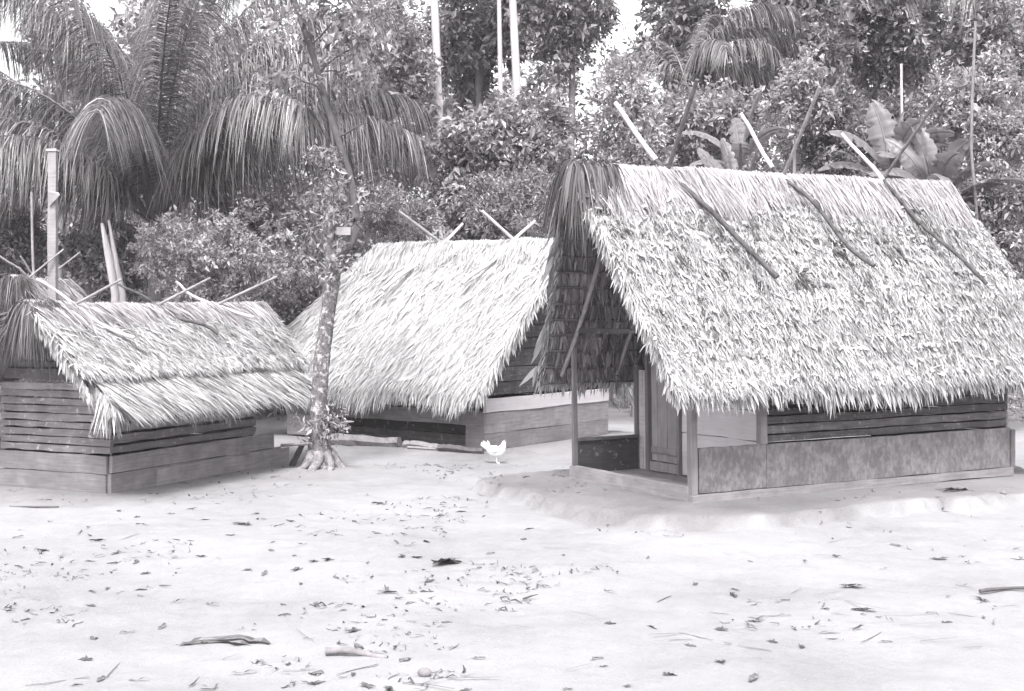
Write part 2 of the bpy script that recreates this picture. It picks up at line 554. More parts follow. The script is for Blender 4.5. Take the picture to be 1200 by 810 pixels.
# ------------------------------------------------------------------ thatch
class Roof:
    """two slopes in hut coordinates: x along the ridge, near side y<W/2"""

    def __init__(s, W, ov, r, e, zr, ze, sag=0.03, bulge=0.05, side=None):
        s.W, s.ov, s.r, s.e, s.zr, s.ze, s.sag, s.bulge = W, ov, r, e, zr, ze, sag, bulge
        s.e2 = side or e
        s.poff = 0.14
        s.lump, s.seed = 0.05, 70 + int(W * 100)

    def P(s, a, b, side=-1, off=0.0):
        a, b = np.asarray(a, float), np.asarray(b, float)
        e = s.e2 if side > 0 else s.e
        x = (s.r[0] + (s.r[1] - s.r[0]) * a) * (1 - b) + (e[0] + (e[1] - e[0]) * a) * b
        off = np.asarray(off) + s.lump * (vnoise(a * 9, b * 5, 1.0, s.seed) - 0.5) + 0.6 * s.lump * (vnoise(a * 26, b * 13, 1.0, s.seed + 1) - 0.5)
        off = off[..., None]
        half = s.W / 2 + s.ov
        y = s.W / 2 + side * b * half
        z = s.zr - (s.zr - s.ze) * b + s.bulge * np.sin(PI * np.clip(b, 0, 1)) - s.sag * np.sin(PI * a) * (1 - b) \
            + 0.02 * np.sin(a * 17 + b * 3) * b
        sl = math.hypot(half, s.zr - s.ze)
        n = np.array([0, side * (s.zr - s.ze) / sl, half / sl])
        return np.stack([x, y, z], -1) + off * n

    def frame(s, side):
        half = s.W / 2 + s.ov
        sl = math.hypot(half, s.zr - s.ze)
        return np.array([0, side * half / sl, -(s.zr - s.ze) / sl]), np.array([0, side * (s.zr - s.ze) / sl, half / sl]), sl

    def slab(s, side, off=-0.05, th=0.04, b1=0.95):
        na, nb = 24, 12
        a, b = np.meshgrid(np.linspace(0.012, 0.988, na), np.linspace(0, b1, nb))
        V0, V1 = s.P(a, b, side, off), s.P(a, b, side, off - th)
        mb = MB()
        i = (np.arange(nb - 1)[:, None] * na + np.arange(na - 1)[None])
        F = np.stack([i, i + 1, i + na + 1, i + na], -1).reshape(-1, 4)
        mb.add(V0, F, 0.5)
        mb.add(V1, F[:, ::-1], 0.5)
        return mb

    def leaves(s, mb, side, rows, per, L, Wd, yaw=0.3, lift=(0.02, 0.25), b0=0.0, b1=1.0, droop=0.12, off=0.0, jit=0.35, prof=(0.6, 1.0, 0.75, 0.06), lat=0.0, rmap=None, stack=0.0, crumple=0.0):
        D, Nn, sl = s.frame(side)
        j = np.repeat(np.arange(rows), per)
        N = len(j)
        b = b0 + (b1 - b0) * (j + 0.5 + U(-jit, jit, N)) / rows
        a = U(-0.004, 1.004, N)
        root = s.P(a, np.clip(b, -0.02, 1.0), side, off) + Nn * U(0, 0.02, N)[:, None] + Nn * (stack * (0.5 - ((b - b0) / (b1 - b0) * rows) % 1.0))[:, None]
        ya = RNG.normal(lat, yaw, N)
        li = U(lift[0], lift[1], N)
        X = np.array([1.0, 0, 0])
        d = D[None] * np.cos(ya)[:, None] + X[None] * np.sin(ya)[:, None] + Nn[None] * li[:, None]
        ln = U(L[0], L[1], N)
        nn = Nn[None] + RNG.normal(0, 0.35, (N, 3))
        bend = np.stack([RNG.normal(0, 0.08, N), RNG.normal(0, 0.06, N), -droop * U(0.3, 1.6, N)], -1) * ln[:, None]
        rnd = np.clip(RNG.normal(0.5, 0.24, N), 0, 1)
        if rmap is not None:
            rnd = np.clip(rnd + rmap(a, b), 0, 1)
        mb.strips(root, d, nn, ln, U(Wd[0], Wd[1], N), bend, prof, rnd, fold=0.15, crumple=crumple)

    def fringe(s, mb, side, n, L, Wd, b=0.97, out=0.35, off=-0.03):
        D, Nn, sl = s.frame(side)
        a = U(-0.004, 1.004, n)
        root = s.P(a, np.full(n, b) + U(-0.05, 0.02, n), side, off) + Nn * U(-0.03, 0.03, n)[:, None]
        d = D[None] * U(out, 1, n)[:, None] + np.array([0, 0, -1.0]) * U(0.1, 1.0, n)[:, None] + RNG.normal(0, 0.18, (n, 3))
        ln = U(L[0], L[1], n) * (0.75 + 0.5 * vnoise(a * 9, a * 0, 1.0, 21))
        bend = np.stack([RNG.normal(0, 0.08, n), np.zeros(n), -0.25 * ln], -1)
        bend[:, 0] *= ln
        mb.strips(root, d, Nn[None] + RNG.normal(0, 0.4, (n, 3)), ln, U(Wd[0], Wd[1], n), bend, (0.7, 1.0, 0.7, 0.05), np.clip(RNG.normal(0.5, 0.25, n), 0, 1), fold=0.1)

    def verge(s, mb, side, end, n, L, Wd, dark=0.0):
        """ragged leaf ends sticking out along the gable edge"""
        D, Nn, sl = s.frame(side)
        b = U(0.02, 0.93, n)
        a = np.full(n, 0.0 if end < 0 else 1.0) - end * U(0, 0.012, n)
        root = s.P(a, b, side, -0.04) + Nn * U(-0.03, 0.03, n)[:, None]
        d = D[None] * U(0.5, 1.1, n)[:, None] + np.array([end, 0, 0]) * U(0.15, 0.7, n)[:, None] + np.array([0, 0, -0.4]) + RNG.normal(0, 0.15, (n, 3))
        ln = U(L[0], L[1], n)
        bend = np.stack([np.zeros(n), np.zeros(n), -0.3 * ln], -1)
        mb.strips(root, d, Nn[None] + RNG.normal(0, 0.4, (n, 3)), ln, U(Wd[0], Wd[1], n), bend, (0.7, 1.0, 0.7, 0.05), np.clip(RNG.normal(0.5 - dark, 0.22, n), 0, 1), fold=0.1)

    def cap(s, mb, n, L, Wd, lean=0.35, spread=0.05):
        """strands laid over the ridge, hanging down both sides, combed slantwise"""
        t = np.linspace(0.0, 1.0, 26)
        mb.tube(s.P(t, np.zeros(26), -1, 0.0) * np.array([1, 0, 1]) + np.array([0, s.W / 2, -0.01]), 0.065, 10, rnd=0.6, rough=0.12)
        for side in (-1, 1):
            D, Nn, sl = s.frame(side)
            a = U(0.0, 1.0, n)
            b = U(-spread, 0.12, n)
            root = s.P(a, np.maximum(b, 0), side, 0.03) + np.array([0, 0, 1.0]) * U(0.0, 0.05, n)[:, None]
            sl_ = lean * np.sin(a * 23 + 1.3) + 0.25 * np.sin(a * 61) + RNG.normal(0.18, 0.16, n)
            d = D[None] * 1.0 + np.array([1.0, 0, 0]) * sl_[:, None] + Nn[None] * U(0.05, 0.35, n)[:, None]
            ln = U(L[0], L[1], n) * (0.5 + 0.9 * vnoise(a * 17, a * 0, 1.0, 23))
            bend = D[None] * (0.12 * ln)[:, None] - Nn[None] * (0.22 * ln)[:, None]
            mb.strips(root, d, Nn[None] + RNG.normal(0, 0.4, (n, 3)), ln, U(Wd[0], Wd[1], n), bend, (0.7, 1.0, 0.8, 0.1), np.clip(RNG.normal(0.55, 0.25, n), 0, 1), fold=0.1)

    def droop(s, mb, end, n, L, Wd, depth=0.5, up=0.4):
        """tassel of strands hanging from the projecting ridge end"""
        a = U(0, 1, n)
        x = (s.r[0] + a * depth) if end < 0 else (s.r[1] - a * depth)
        ang = U(-1, 1, n)
        root = np.stack([x - end * 0.0, s.W / 2 + ang * 0.12, s.zr + 0.0 + 0.05 * (1 - ang ** 2) + U(-0.05, 0.03, n)], -1)
        d = np.stack([end * U(0.0, 0.75, n) * (1 - a), ang * 0.55 + RNG.normal(0, 0.1, n), up * U(0, 1, n) - 0.2], -1)
        ln = U(L[0], L[1], n)
        d = nrm(d) * 0.45
        bend = np.stack([RNG.normal(0, 0.03, n), RNG.normal(0, 0.03, n), -ln * U(0.75, 1.05, n)], -1)
        K = 6
        P = (0.7, 1, 1, 0.9, 0.6, 0.05)
        mb.strips(root, d, np.stack([np.full(n, end), ang, np.full(n, 0.4)], -1) + RNG.normal(0, 0.3, (n, 3)), ln * 0.36, U(Wd[0], Wd[1], n), bend, P, np.clip(RNG.normal(0.5, 0.25, n), 0, 1))


def pole(parent, name, p0, p1, r, mat, bow=0.03, label=None, n=7):
    p0, p1 = np.array(p0, float), np.array(p1, float)
    t = np.linspace(0, 1, n)[:, None]
    pts = p0 + (p1 - p0) * t + np.sin(t * PI) * RNG.normal(0, bow, 3) + np.sin(t * 2 * PI) * RNG.normal(0, bow * 0.5, 3)
    o = MB().tube(pts, r * np.linspace(1.1, 0.85, n), 8, rough=0.06).build(name, mat, parent, smooth_=True)
    if label:
        o['label'] = label
    return o


def ridge_pair(parent, roof, t0, tb, bb, ext_n, tf, ext_f, r, mat_n, mat_f, bfar=0.55, peeled=None):
    """a pole lying on the near slope and crossing one from the far slope above the ridge"""
    R = roof
    half = R.W / 2 + R.ov

    def pt(t, b, side, off=0.085):
        D, Nn, sl = R.frame(side)
        return np.array([t, R.W / 2 + side * b * half, R.zr - (R.zr - R.ze) * b + R.bulge * math.sin(PI * b)]) + Nn * off
    a, c = pt(tb, bb, -1, R.poff), pt(t0, 0.0, -1, 0.02)
    tip = c + (c - pt(tb, bb, -1, 0.0)) * ext_n
    t = np.linspace(0, 1, 14)[:, None]
    k = 1 / (1 + ext_n)
    pts = np.where(t < k, a + (c - a) * t / k, c + (tip - c) * (t - k) / (1 - k))
    pts = pts + np.sin(t * PI * 2) * RNG.normal(0, 0.014, 3) + np.sin(t * 11) * RNG.normal(0, 0.012, 3)
    if peeled is None:
        MB().tube(pts, np.linspace(r, r * 0.8, 14), 8, rough=0.14).build('ridge_pole', mat_n, parent, smooth_=True)
    else:
        j = int(math.ceil(k * 13))
        po = MB().tube(pts[:j + 1], np.linspace(r, r * 0.9, j + 1), 8, rough=0.14).build('ridge_pole', mat_n, parent, smooth_=True)
        MB().tube(pts[j:], np.linspace(r * 1.05, r * 0.85, 14 - j), 8, rough=0.10).build('peeled_end', peeled, po, smooth_=True)
    a2, c2 = pt(t0 + (t0 - tf) * 0.8, bfar, 1), pt(t0, 0.0, 1, 0.0)
    d = np.array([tf - t0, 0, 0]) + (c2 - a2) * ext_f
    d[0] = tf - t0
    tip2 = c2 + d
    t = np.linspace(0, 1, 10)[:, None]
    pts = np.vstack([a2 + (c2 - a2) * t[:-1], c2 + (tip2 - c2) * t])
    MB().tube(pts, np.linspace(r, r * 0.75, len(pts)), 8, rough=0.07).build('ridge_pole', mat_f, parent, smooth_=True)


def planks_x(mb, x0, x1, y, th, zs, gap=0.008, jit=0.006, rnds=None, seg=8):
    """horizontal planks running along x between the heights zs"""
    for i in range(len(zs) - 1):
        mb.box((x0 + U(-.01, .01), y + U(-.004, .004), zs[i] + gap), (x1 + U(-.01, .01), y + th, zs[i + 1] - gap * 0.3), seg, jit, 0, None if rnds is None else rnds[i])


def planks_y(mb, x, th, y0, y1, zs, gap=0.008, jit=0.006, rnds=None, clip=None, seg=6):
    for i in range(len(zs) - 1):
        a, b = (y0, y1) if clip is None else clip(0.5 * (zs[i] + zs[i + 1]), zs[i + 1])
        if b - a < 0.05:
            continue
        mb.box((x + U(-.003, .003), a, zs[i] + gap), (x + th, b, zs[i + 1] - gap * 0.3), seg, jit, 1, None if rnds is None else rnds[i])


def gable_clip(R, y0, y1, inset=0.12):
    half = R.W / 2 + R.ov

    def f(zm, ztop):
        b = (R.zr - ztop) / (R.zr - R.ze)
        hw = b * half - inset
        return max(y0, R.W / 2 - hw), min(y1, R.W / 2 + hw)
    return f


# ------------------------------------------------------------------ hut A: the large open-porched hut
def hut_a():
    L, W, c = A_L, A_W, A_C
    root = thing('thatched_hut', 'large leaf-thatched hut with open front porch and plank door on an earth mound', 'hut', (A_O[0], A_O[1], A_Z), (math.radians(-0.4), math.radians(-0.35), A_YAW), 'thatched village huts')
    R = Roof(W, 0.36, (-0.64, 4.13), (-0.36, 4.68), 3.07 - A_Z, 0.98 - A_Z, 0.0, 0.06, (-0.20, 4.5))
    # near slope
    mb = R.slab(-1)
    R.poff, R.lump = 0.25, 0.035
    o = mb.build('roof_bedding', M['core'], root)
    mb = MB()
    tone = lambda a, b: 0.24 * (vnoise(a * 14, b * 7, 1, 31) - 0.5) + 0.12 * (b - 0.5) - 0.6 * smooth(0.72, 0.9, vnoise(a * 45, b * 15, 1, 33)) * smooth(0.95, 0.5, b)  # last term paints dark shadowed gaps between the leaves
    R.leaves(mb, -1, 17, 3300, (0.12, 0.24), (0.005, 0.015), 0.34, (-0.02, 0.11), 0.0, 0.93, 0.05, 0.0, 0.13, prof=(0.6, 1.0, 0.95, 0.7, 0.2), rmap=tone, stack=0.10, crumple=0.025)
    R.leaves(mb, -1, 17, 260, (0.04, 0.10), (0.012, 0.034), 0.7, (0.0, 0.2), 0.02, 0.96, 0.1, 0.02, 0.3, prof=(0.5, 1.0, 0.95, 0.7, 0.3), rmap=tone, stack=0.09, crumple=0.05)
    R.fringe(mb, -1, 2600, (0.06, 0.19), (0.010, 0.04), b=0.94)
    R.verge(mb, -1, -1, 1300, (0.05, 0.15), (0.010, 0.03))
    R.verge(mb, -1, 1, 500, (0.12, 0.28), (0.02, 0.06))
    mb.build('thatch_slope', M['thatch_leafy'], root)
    # far slope with its under side seen from the porch
    R.slab(1, off=-0.0, th=0.03).build('roof_bedding', M['core'], root)
    mb = MB()
    R.leaves(mb, 1, 16, 200, (0.2, 0.34), (0.03, 0.06), 0.15, (0.0, 0.2), 0.0, 0.92, 0.1, 0.02)
    R.fringe(mb, 1, 900, (0.08, 0.2), (0.012, 0.03), b=0.95)
    R.verge(mb, 1, -1, 800, (0.03, 0.09), (0.008, 0.018), 0.15)
    mb.build('thatch_slope', M['thatch_leafy'], root)
    # inner leaves hanging between the battens
    D, Nn, sl = R.frame(1)
    mb = MB()
    NB = 14
    bs = np.linspace(0.03, 0.95, NB)
    for side in (1, -1):
        D, Nn, sl = R.frame(side)
        for b in bs[:-1]:
            n = 330
            a = U(0.012, 0.42, n)
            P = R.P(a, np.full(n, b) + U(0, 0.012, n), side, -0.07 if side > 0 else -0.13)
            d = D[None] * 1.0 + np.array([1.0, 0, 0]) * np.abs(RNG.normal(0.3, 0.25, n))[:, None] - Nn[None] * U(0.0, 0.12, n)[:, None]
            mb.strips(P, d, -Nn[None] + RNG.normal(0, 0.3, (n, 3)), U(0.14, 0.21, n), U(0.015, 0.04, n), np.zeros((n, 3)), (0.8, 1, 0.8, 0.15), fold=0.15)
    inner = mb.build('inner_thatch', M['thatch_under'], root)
    for b in bs:
        p0, p1 = R.P(0.003, b, 1, -0.085), R.P(0.45, b, 1, -0.085)
        pole(inner, 'batten', p0, p1, 0.011, M['pole_dark'], 0.006)
    for x in (-0.04, 0.62):
        top, bot = np.array([x, W / 2 + 0.06, R.zr - 0.2]), None
        b = 0.9
        half = W / 2 + R.ov
        pole(inner, 'rafter', (x, W / 2 + 0.10 * half, R.zr - 0.10 * (R.zr - R.ze) - 0.14), (x + 0.02, W / 2 + b * half - 0.05, R.zr - b * (R.zr - R.ze) - 0.06), 0.026, M['pole_mid'], 0.012)
    pole(root, 'ridge_beam', (R.r[0] + 0.05, W / 2, R.zr - 0.16), (R.r[1] - 0.1, W / 2, R.zr - 0.16), 0.035, M['pole_dark'], 0.01)
    mb = MB()
    R.cap(mb, 12000, (0.10, 0.34), (0.004, 0.011), 0.2)
    mb.build('ridge_cap', M['thatch_old'], root)
    mb = MB()
    R.droop(mb, -1, 1500, (0.35, 0.78), (0.010, 0.028), 0.45)
    mb.build('ridge_fringe', M['thatch_dark'], root)
    # binding poles
    ridge_pair(root, R, 0.46, 0.956, 0.575, 0.60, 0.37, 0.75, 0.026, M['pole_bark'], M['pole_dark'], peeled=M['pole_pale'])
    ridge_pair(root, R, 1.856, 2.196, 0.52, 0.62, 1.79, 0.78, 0.022, M['pole_bark'], M['pole_mid'], peeled=M['pole_pale'])
    ridge_pair(root, R, 3.16, 3.573, 0.60, 0.46, 3.36, 0.85, 0.021, M['pole_bark'], M['pole_dark'], peeled=M['pole_pale'])
    # walls
    mb = MB()
    mb.box((0.06, -0.012, 0.068), (c + 0.03, 0.022, 0.455), 8, 0.004, 0, 0.45)
    mb.box((c + 0.036, -0.014, 0.062), (L - 0.06, 0.022, 0.45), 16, 0.004, 0, 0.5)
    mb.build('base_board', M['wood_stain'], root)
    mb = MB()
    mb.box((L - 0.055, -0.03, 0.05), (L + 0.0, 0.04, 0.43), 2, 0.004, 2, 0.4)
    mb.build('corner_board', M['wood_stain'], root)
    mb = MB()
    mb.box((-0.03, -0.045, -0.02), (L - 0.05, 0.03, 0.055), 14, 0.006, 0, 0.5)
    mb.build('ground_sill', M['wood_grey'], root)
    mb = MB()
    zs = [0.462, 0.535, 0.62, 0.70, 0.79, 0.87, 0.98]
    for i in range(len(zs) - 1):
        if i == 3:
            mb.box((c + 0.05, 0.006, zs[i] + 0.012), (c + 0.7, 0.03, zs[i + 1] - 0.03), 5, 0.005, 0, 0.3)
            mb.box((c + 1.05, 0.006, zs[i] + 0.008), (L - 0.08, 0.03, zs[i + 1] - 0.006), 10, 0.006, 0, 0.5)
            continue
        mb.box((c + 0.05, 0.004 + U(-.004, .004), zs[i] + 0.008), (L - 0.06 + U(-.03, .0), 0.03, zs[i + 1] - 0.006), 14, 0.006, 0, U(0.2, 0.7))
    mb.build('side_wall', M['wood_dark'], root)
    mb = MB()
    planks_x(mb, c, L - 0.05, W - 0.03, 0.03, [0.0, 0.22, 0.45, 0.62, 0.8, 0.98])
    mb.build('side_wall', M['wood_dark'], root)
    mb = MB()
    planks_y(mb, L - 0.06, 0.03, 0.03, W - 0.03, list(np.arange(0.0, 2.7, 0.2)), clip=gable_clip(R, 0.03, W - 0.03))
    mb.build('gable_wall', M['wood_grey'], root)
    # front wall of the room, with the door
    fw = MB()
    planks_y(fw, c, 0.028, 0.03, 1.205, [0.06, 0.29, 0.47, 0.74, 0.9, 1.05], gap=0.006, rnds=[0.4, 0.7, 0.65, 0.5, 0.4])
    for y0, y1 in ((1.775, 1.872), (1.88, 1.965)):
        fw.box((c, y0, 0.05), (c + 0.028, y1, 1.05), 6, 0.003, 2, U(0.3, 0.6))
    planks_y(fw, c + 0.004, 0.028, 0.03, W - 0.03, list(np.arange(1.42, 2.75, 0.2)), clip=gable_clip(R, 0.03, W - 0.03))
    planks_y(fw, c + 0.002, 0.028, 0.03, 1.205, [1.05, 1.23, 1.41], clip=gable_clip(R, 0.03, 1.205))
    fw.build('front_wall', M['wood_pale'], root)
    dr = MB()
    for k, (y0, y1) in enumerate(((1.262, 1.435), (1.441, 1.60), (1.606, 1.705))):
        dr.box((c - 0.012, y0, 0.16), (c + 0.016, y1, 1.40), 6, 0.003, 2, 0.35 + 0.15 * k)
    dr.box((c - 0.030, 1.27, 0.24), (c - 0.0125, 1.69, 0.30), 4, 0.003, 1, 0.3)
    d = dr.build('door', M['wood_door'], root)
    fr = MB()
    fr.box((c - 0.035, 1.215, 0.05), (c + 0.03, 1.252, 1.42), 5, 0.003, 2, 0.35)
    fr.box((c - 0.05, 1.715, 0.05), (c + 0.03, 1.765, 1.42), 5, 0.003, 2, 0.1)
    fr.box((c - 0.03, 1.252, 0.06), (c + 0.028, 1.715, 0.15), 5, 0.003, 1, 0.6)
    fr.build('door_frame', M['wood_post'], d)
    # porch
    fl = MB()
    for k in range(5):
        fl.box((0.05 + k * 0.142, 0.03, 0.015), (0.05 + k * 0.142 + 0.136, W - 0.03, 0.05), 6, 0.004, 1, U(0.3, 0.8))
    fl.build('porch_floor', M['wood_grey'], root)
    mb = MB()
    mb.box((-0.035, 0.035, -0.01), (0.03, W + 0.02, 0.125), 10, 0.005, 1, 0.75)
    mb.build('porch_sill', M['wood_grey'], root)
    MB().box((-0.02, -0.01, 0.058), (0.048, 0.052, 0.98), 6, 0.003, 2, 0.5).build('porch_post', M['wood_post'], root)
    MB().box((-0.015, W - 0.04, 0.127), (0.03, W, 1.49), 6, 0.003, 2, 0.3).build('porch_post', M['wood_post'], root)
    MB().box((c - 0.03, -0.02, 0.458), (c + 0.04, 0.045, 1.0), 4, 0.003, 2, 0.5).build('wall_post', M['wood_post'], root)
    MB().box((c - 0.02, W - 0.03, 0.05), (c + 0.045, W + 0.03, 1.1), 4, 0.003, 2, 0.1).build('wall_post', M['wood_post'], root)
    MB().box((-0.02, 0.10, 1.44), (0.035, W + 0.05, 1.485), 8, 0.004, 1, 0.1).build('tie_beam', M['wood_dark'], root)
    mb = MB()
    mb.box((0.03, W - 0.045, 0.05), (c - 0.03, W - 0.012, 0.37), 5, 0.004, 0, 0.2)  # dark tone paints porch shade; the paler ledge tone paints its lit top
    mb.box((0.025, W - 0.075, 0.373), (c - 0.03, W + 0.015, 0.395), 5, 0.003, 0, 0.6)
    mb.build('porch_side_board', M['wood_dark'], root)
    return root


# ------------------------------------------------------------------ hut B: the middle hut
def hut_b():
    L, W = B_L, B_W
    root = thing('thatched_hut', 'shaggy pale thatched hut with plank gable standing behind the slim lichened tree', 'hut', (B_O[0], B_O[1], B_Z), (0, 0, B_YAW), 'thatched village huts')
    R = Roof(W, 0.42, (L - 3.02, L + 0.42), (L - 4.1, L + 0.10), 2.66 - B_Z, 0.60 - B_Z, 0.02, 0.07)
    R.poff = 0.19
    R.slab(-1).build('roof_bedding', M['core'], root)
    R.slab(1).build('roof_bedding', M['core'], root)
    mb = MB()
    tone = lambda a, b: 0.2 * (vnoise(a * 12, b * 5, 1, 41) - 0.5) + 0.08
    R.leaves(mb, -1, 16, 2000, (0.16, 0.34), (0.005, 0.014), 0.32, (-0.02, 0.13), 0.0, 0.88, 0.06, 0.0, 0.3, lat=-0.15, rmap=tone, stack=0.05, crumple=0.015)
    R.leaves(mb, -1, 16, 40, (0.15, 0.3), (0.02, 0.04), 0.5, (0.1, 0.4), 0.05, 0.88, 0.15, 0.0, 0.5, rmap=tone)
    R.fringe(mb, -1, 3600, (0.10, 0.26), (0.007, 0.02), b=0.91)
    R.verge(mb, -1, 1, 900, (0.06, 0.18), (0.01, 0.025))
    R.verge(mb, -1, -1, 600, (0.12, 0.3), (0.01, 0.03))
    mb.build('thatch_slope', M['thatch_fine'], root)
    mb = MB()
    R.leaves(mb, 1, 12, 160, (0.3, 0.5), (0.02, 0.05), 0.3, (0.0, 0.2), 0.0, 1.0)
    R.verge(mb, 1, 1, 400, (0.12, 0.3), (0.01, 0.03))
    mb.build('thatch_slope', M['thatch_fine'], root)
    mb = MB()
    R.cap(mb, 5000, (0.16, 0.34), (0.006, 0.016), lean=0.1)
    mb.build('ridge_cap', M['thatch_fine'], root)
    ridge_pair(root, R, L - 1.788, L - 2.141, 0.40, 0.38, L - 2.2, 0.45, 0.026, M['pole_pale'], M['pole_mid'])
    ridge_pair(root, R, L - 0.548, L - 0.839, 0.36, 0.42, L - 0.80, 0.40, 0.026, M['pole_pale'], M['pole_pale'])
    # long side: heavy board above a dark recess
    mb = MB()
    mb.box((0.0, -0.03, 0.30), (L - 0.02, 0.01, 0.475), 12, 0.006, 0, 0.35)
    mb.box((0.0, -0.028, 0.02), (0.55, 0.008, 0.295), 3, 0.006, 0, 0.8)  # paler tone paints the light reaching this end past the eave shadow
    mb.box((L - 0.30, -0.026, 0.02), (L - 0.02, 0.008, 0.295), 3, 0.006, 0, 0.25)
    mb.build('base_board', M['wood_grey'], root)
    mb = MB()
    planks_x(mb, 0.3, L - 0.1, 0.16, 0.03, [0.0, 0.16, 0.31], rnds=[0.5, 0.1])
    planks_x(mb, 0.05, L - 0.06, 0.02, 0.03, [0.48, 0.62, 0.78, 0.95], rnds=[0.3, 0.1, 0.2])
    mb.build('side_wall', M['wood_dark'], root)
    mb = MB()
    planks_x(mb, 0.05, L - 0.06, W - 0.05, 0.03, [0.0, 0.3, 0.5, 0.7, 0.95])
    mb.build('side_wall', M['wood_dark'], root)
    mb = MB()
    planks_y(mb, L - 0.06, 0.03, 0.05, W - 0.05, [0.655, 0.82, 1.0, 1.22, 1.36, 1.52, 1.72, 1.9, 2.06, 2.22, 2.4], gap=0.009, clip=gable_clip(R, 0.05, W - 0.05, 0.16), rnds=[.5, .6, .5, .35, .45, .3, .4, .3, .3, .3])
    mb.build('gable_wall', M['wood_dark'], root)
    mb = MB()
    planks_y(mb, 0.06, 0.03, 0.05, W - 0.05, list(np.arange(0.0, 2.4, 0.2)), clip=gable_clip(R, 0.05, W - 0.05, 0.2))
    mb.build('gable_wall', M['wood_dark'], root)
    mb = MB()
    planks_y(mb, L - 0.012, 0.035, -0.03, W, [0.0, 0.2, 0.458], gap=0.004, rnds=[0.45, 0.6])
    mb.build('gable_board', M['wood_grey'], root)
    MB().box((L - 0.01, -0.05, 0.462), (L + 0.035, W + 0.0, 0.63), 8, 0.006, 1, 0.7).build('pale_gable_board', M['wood_pale'], root)
    return root


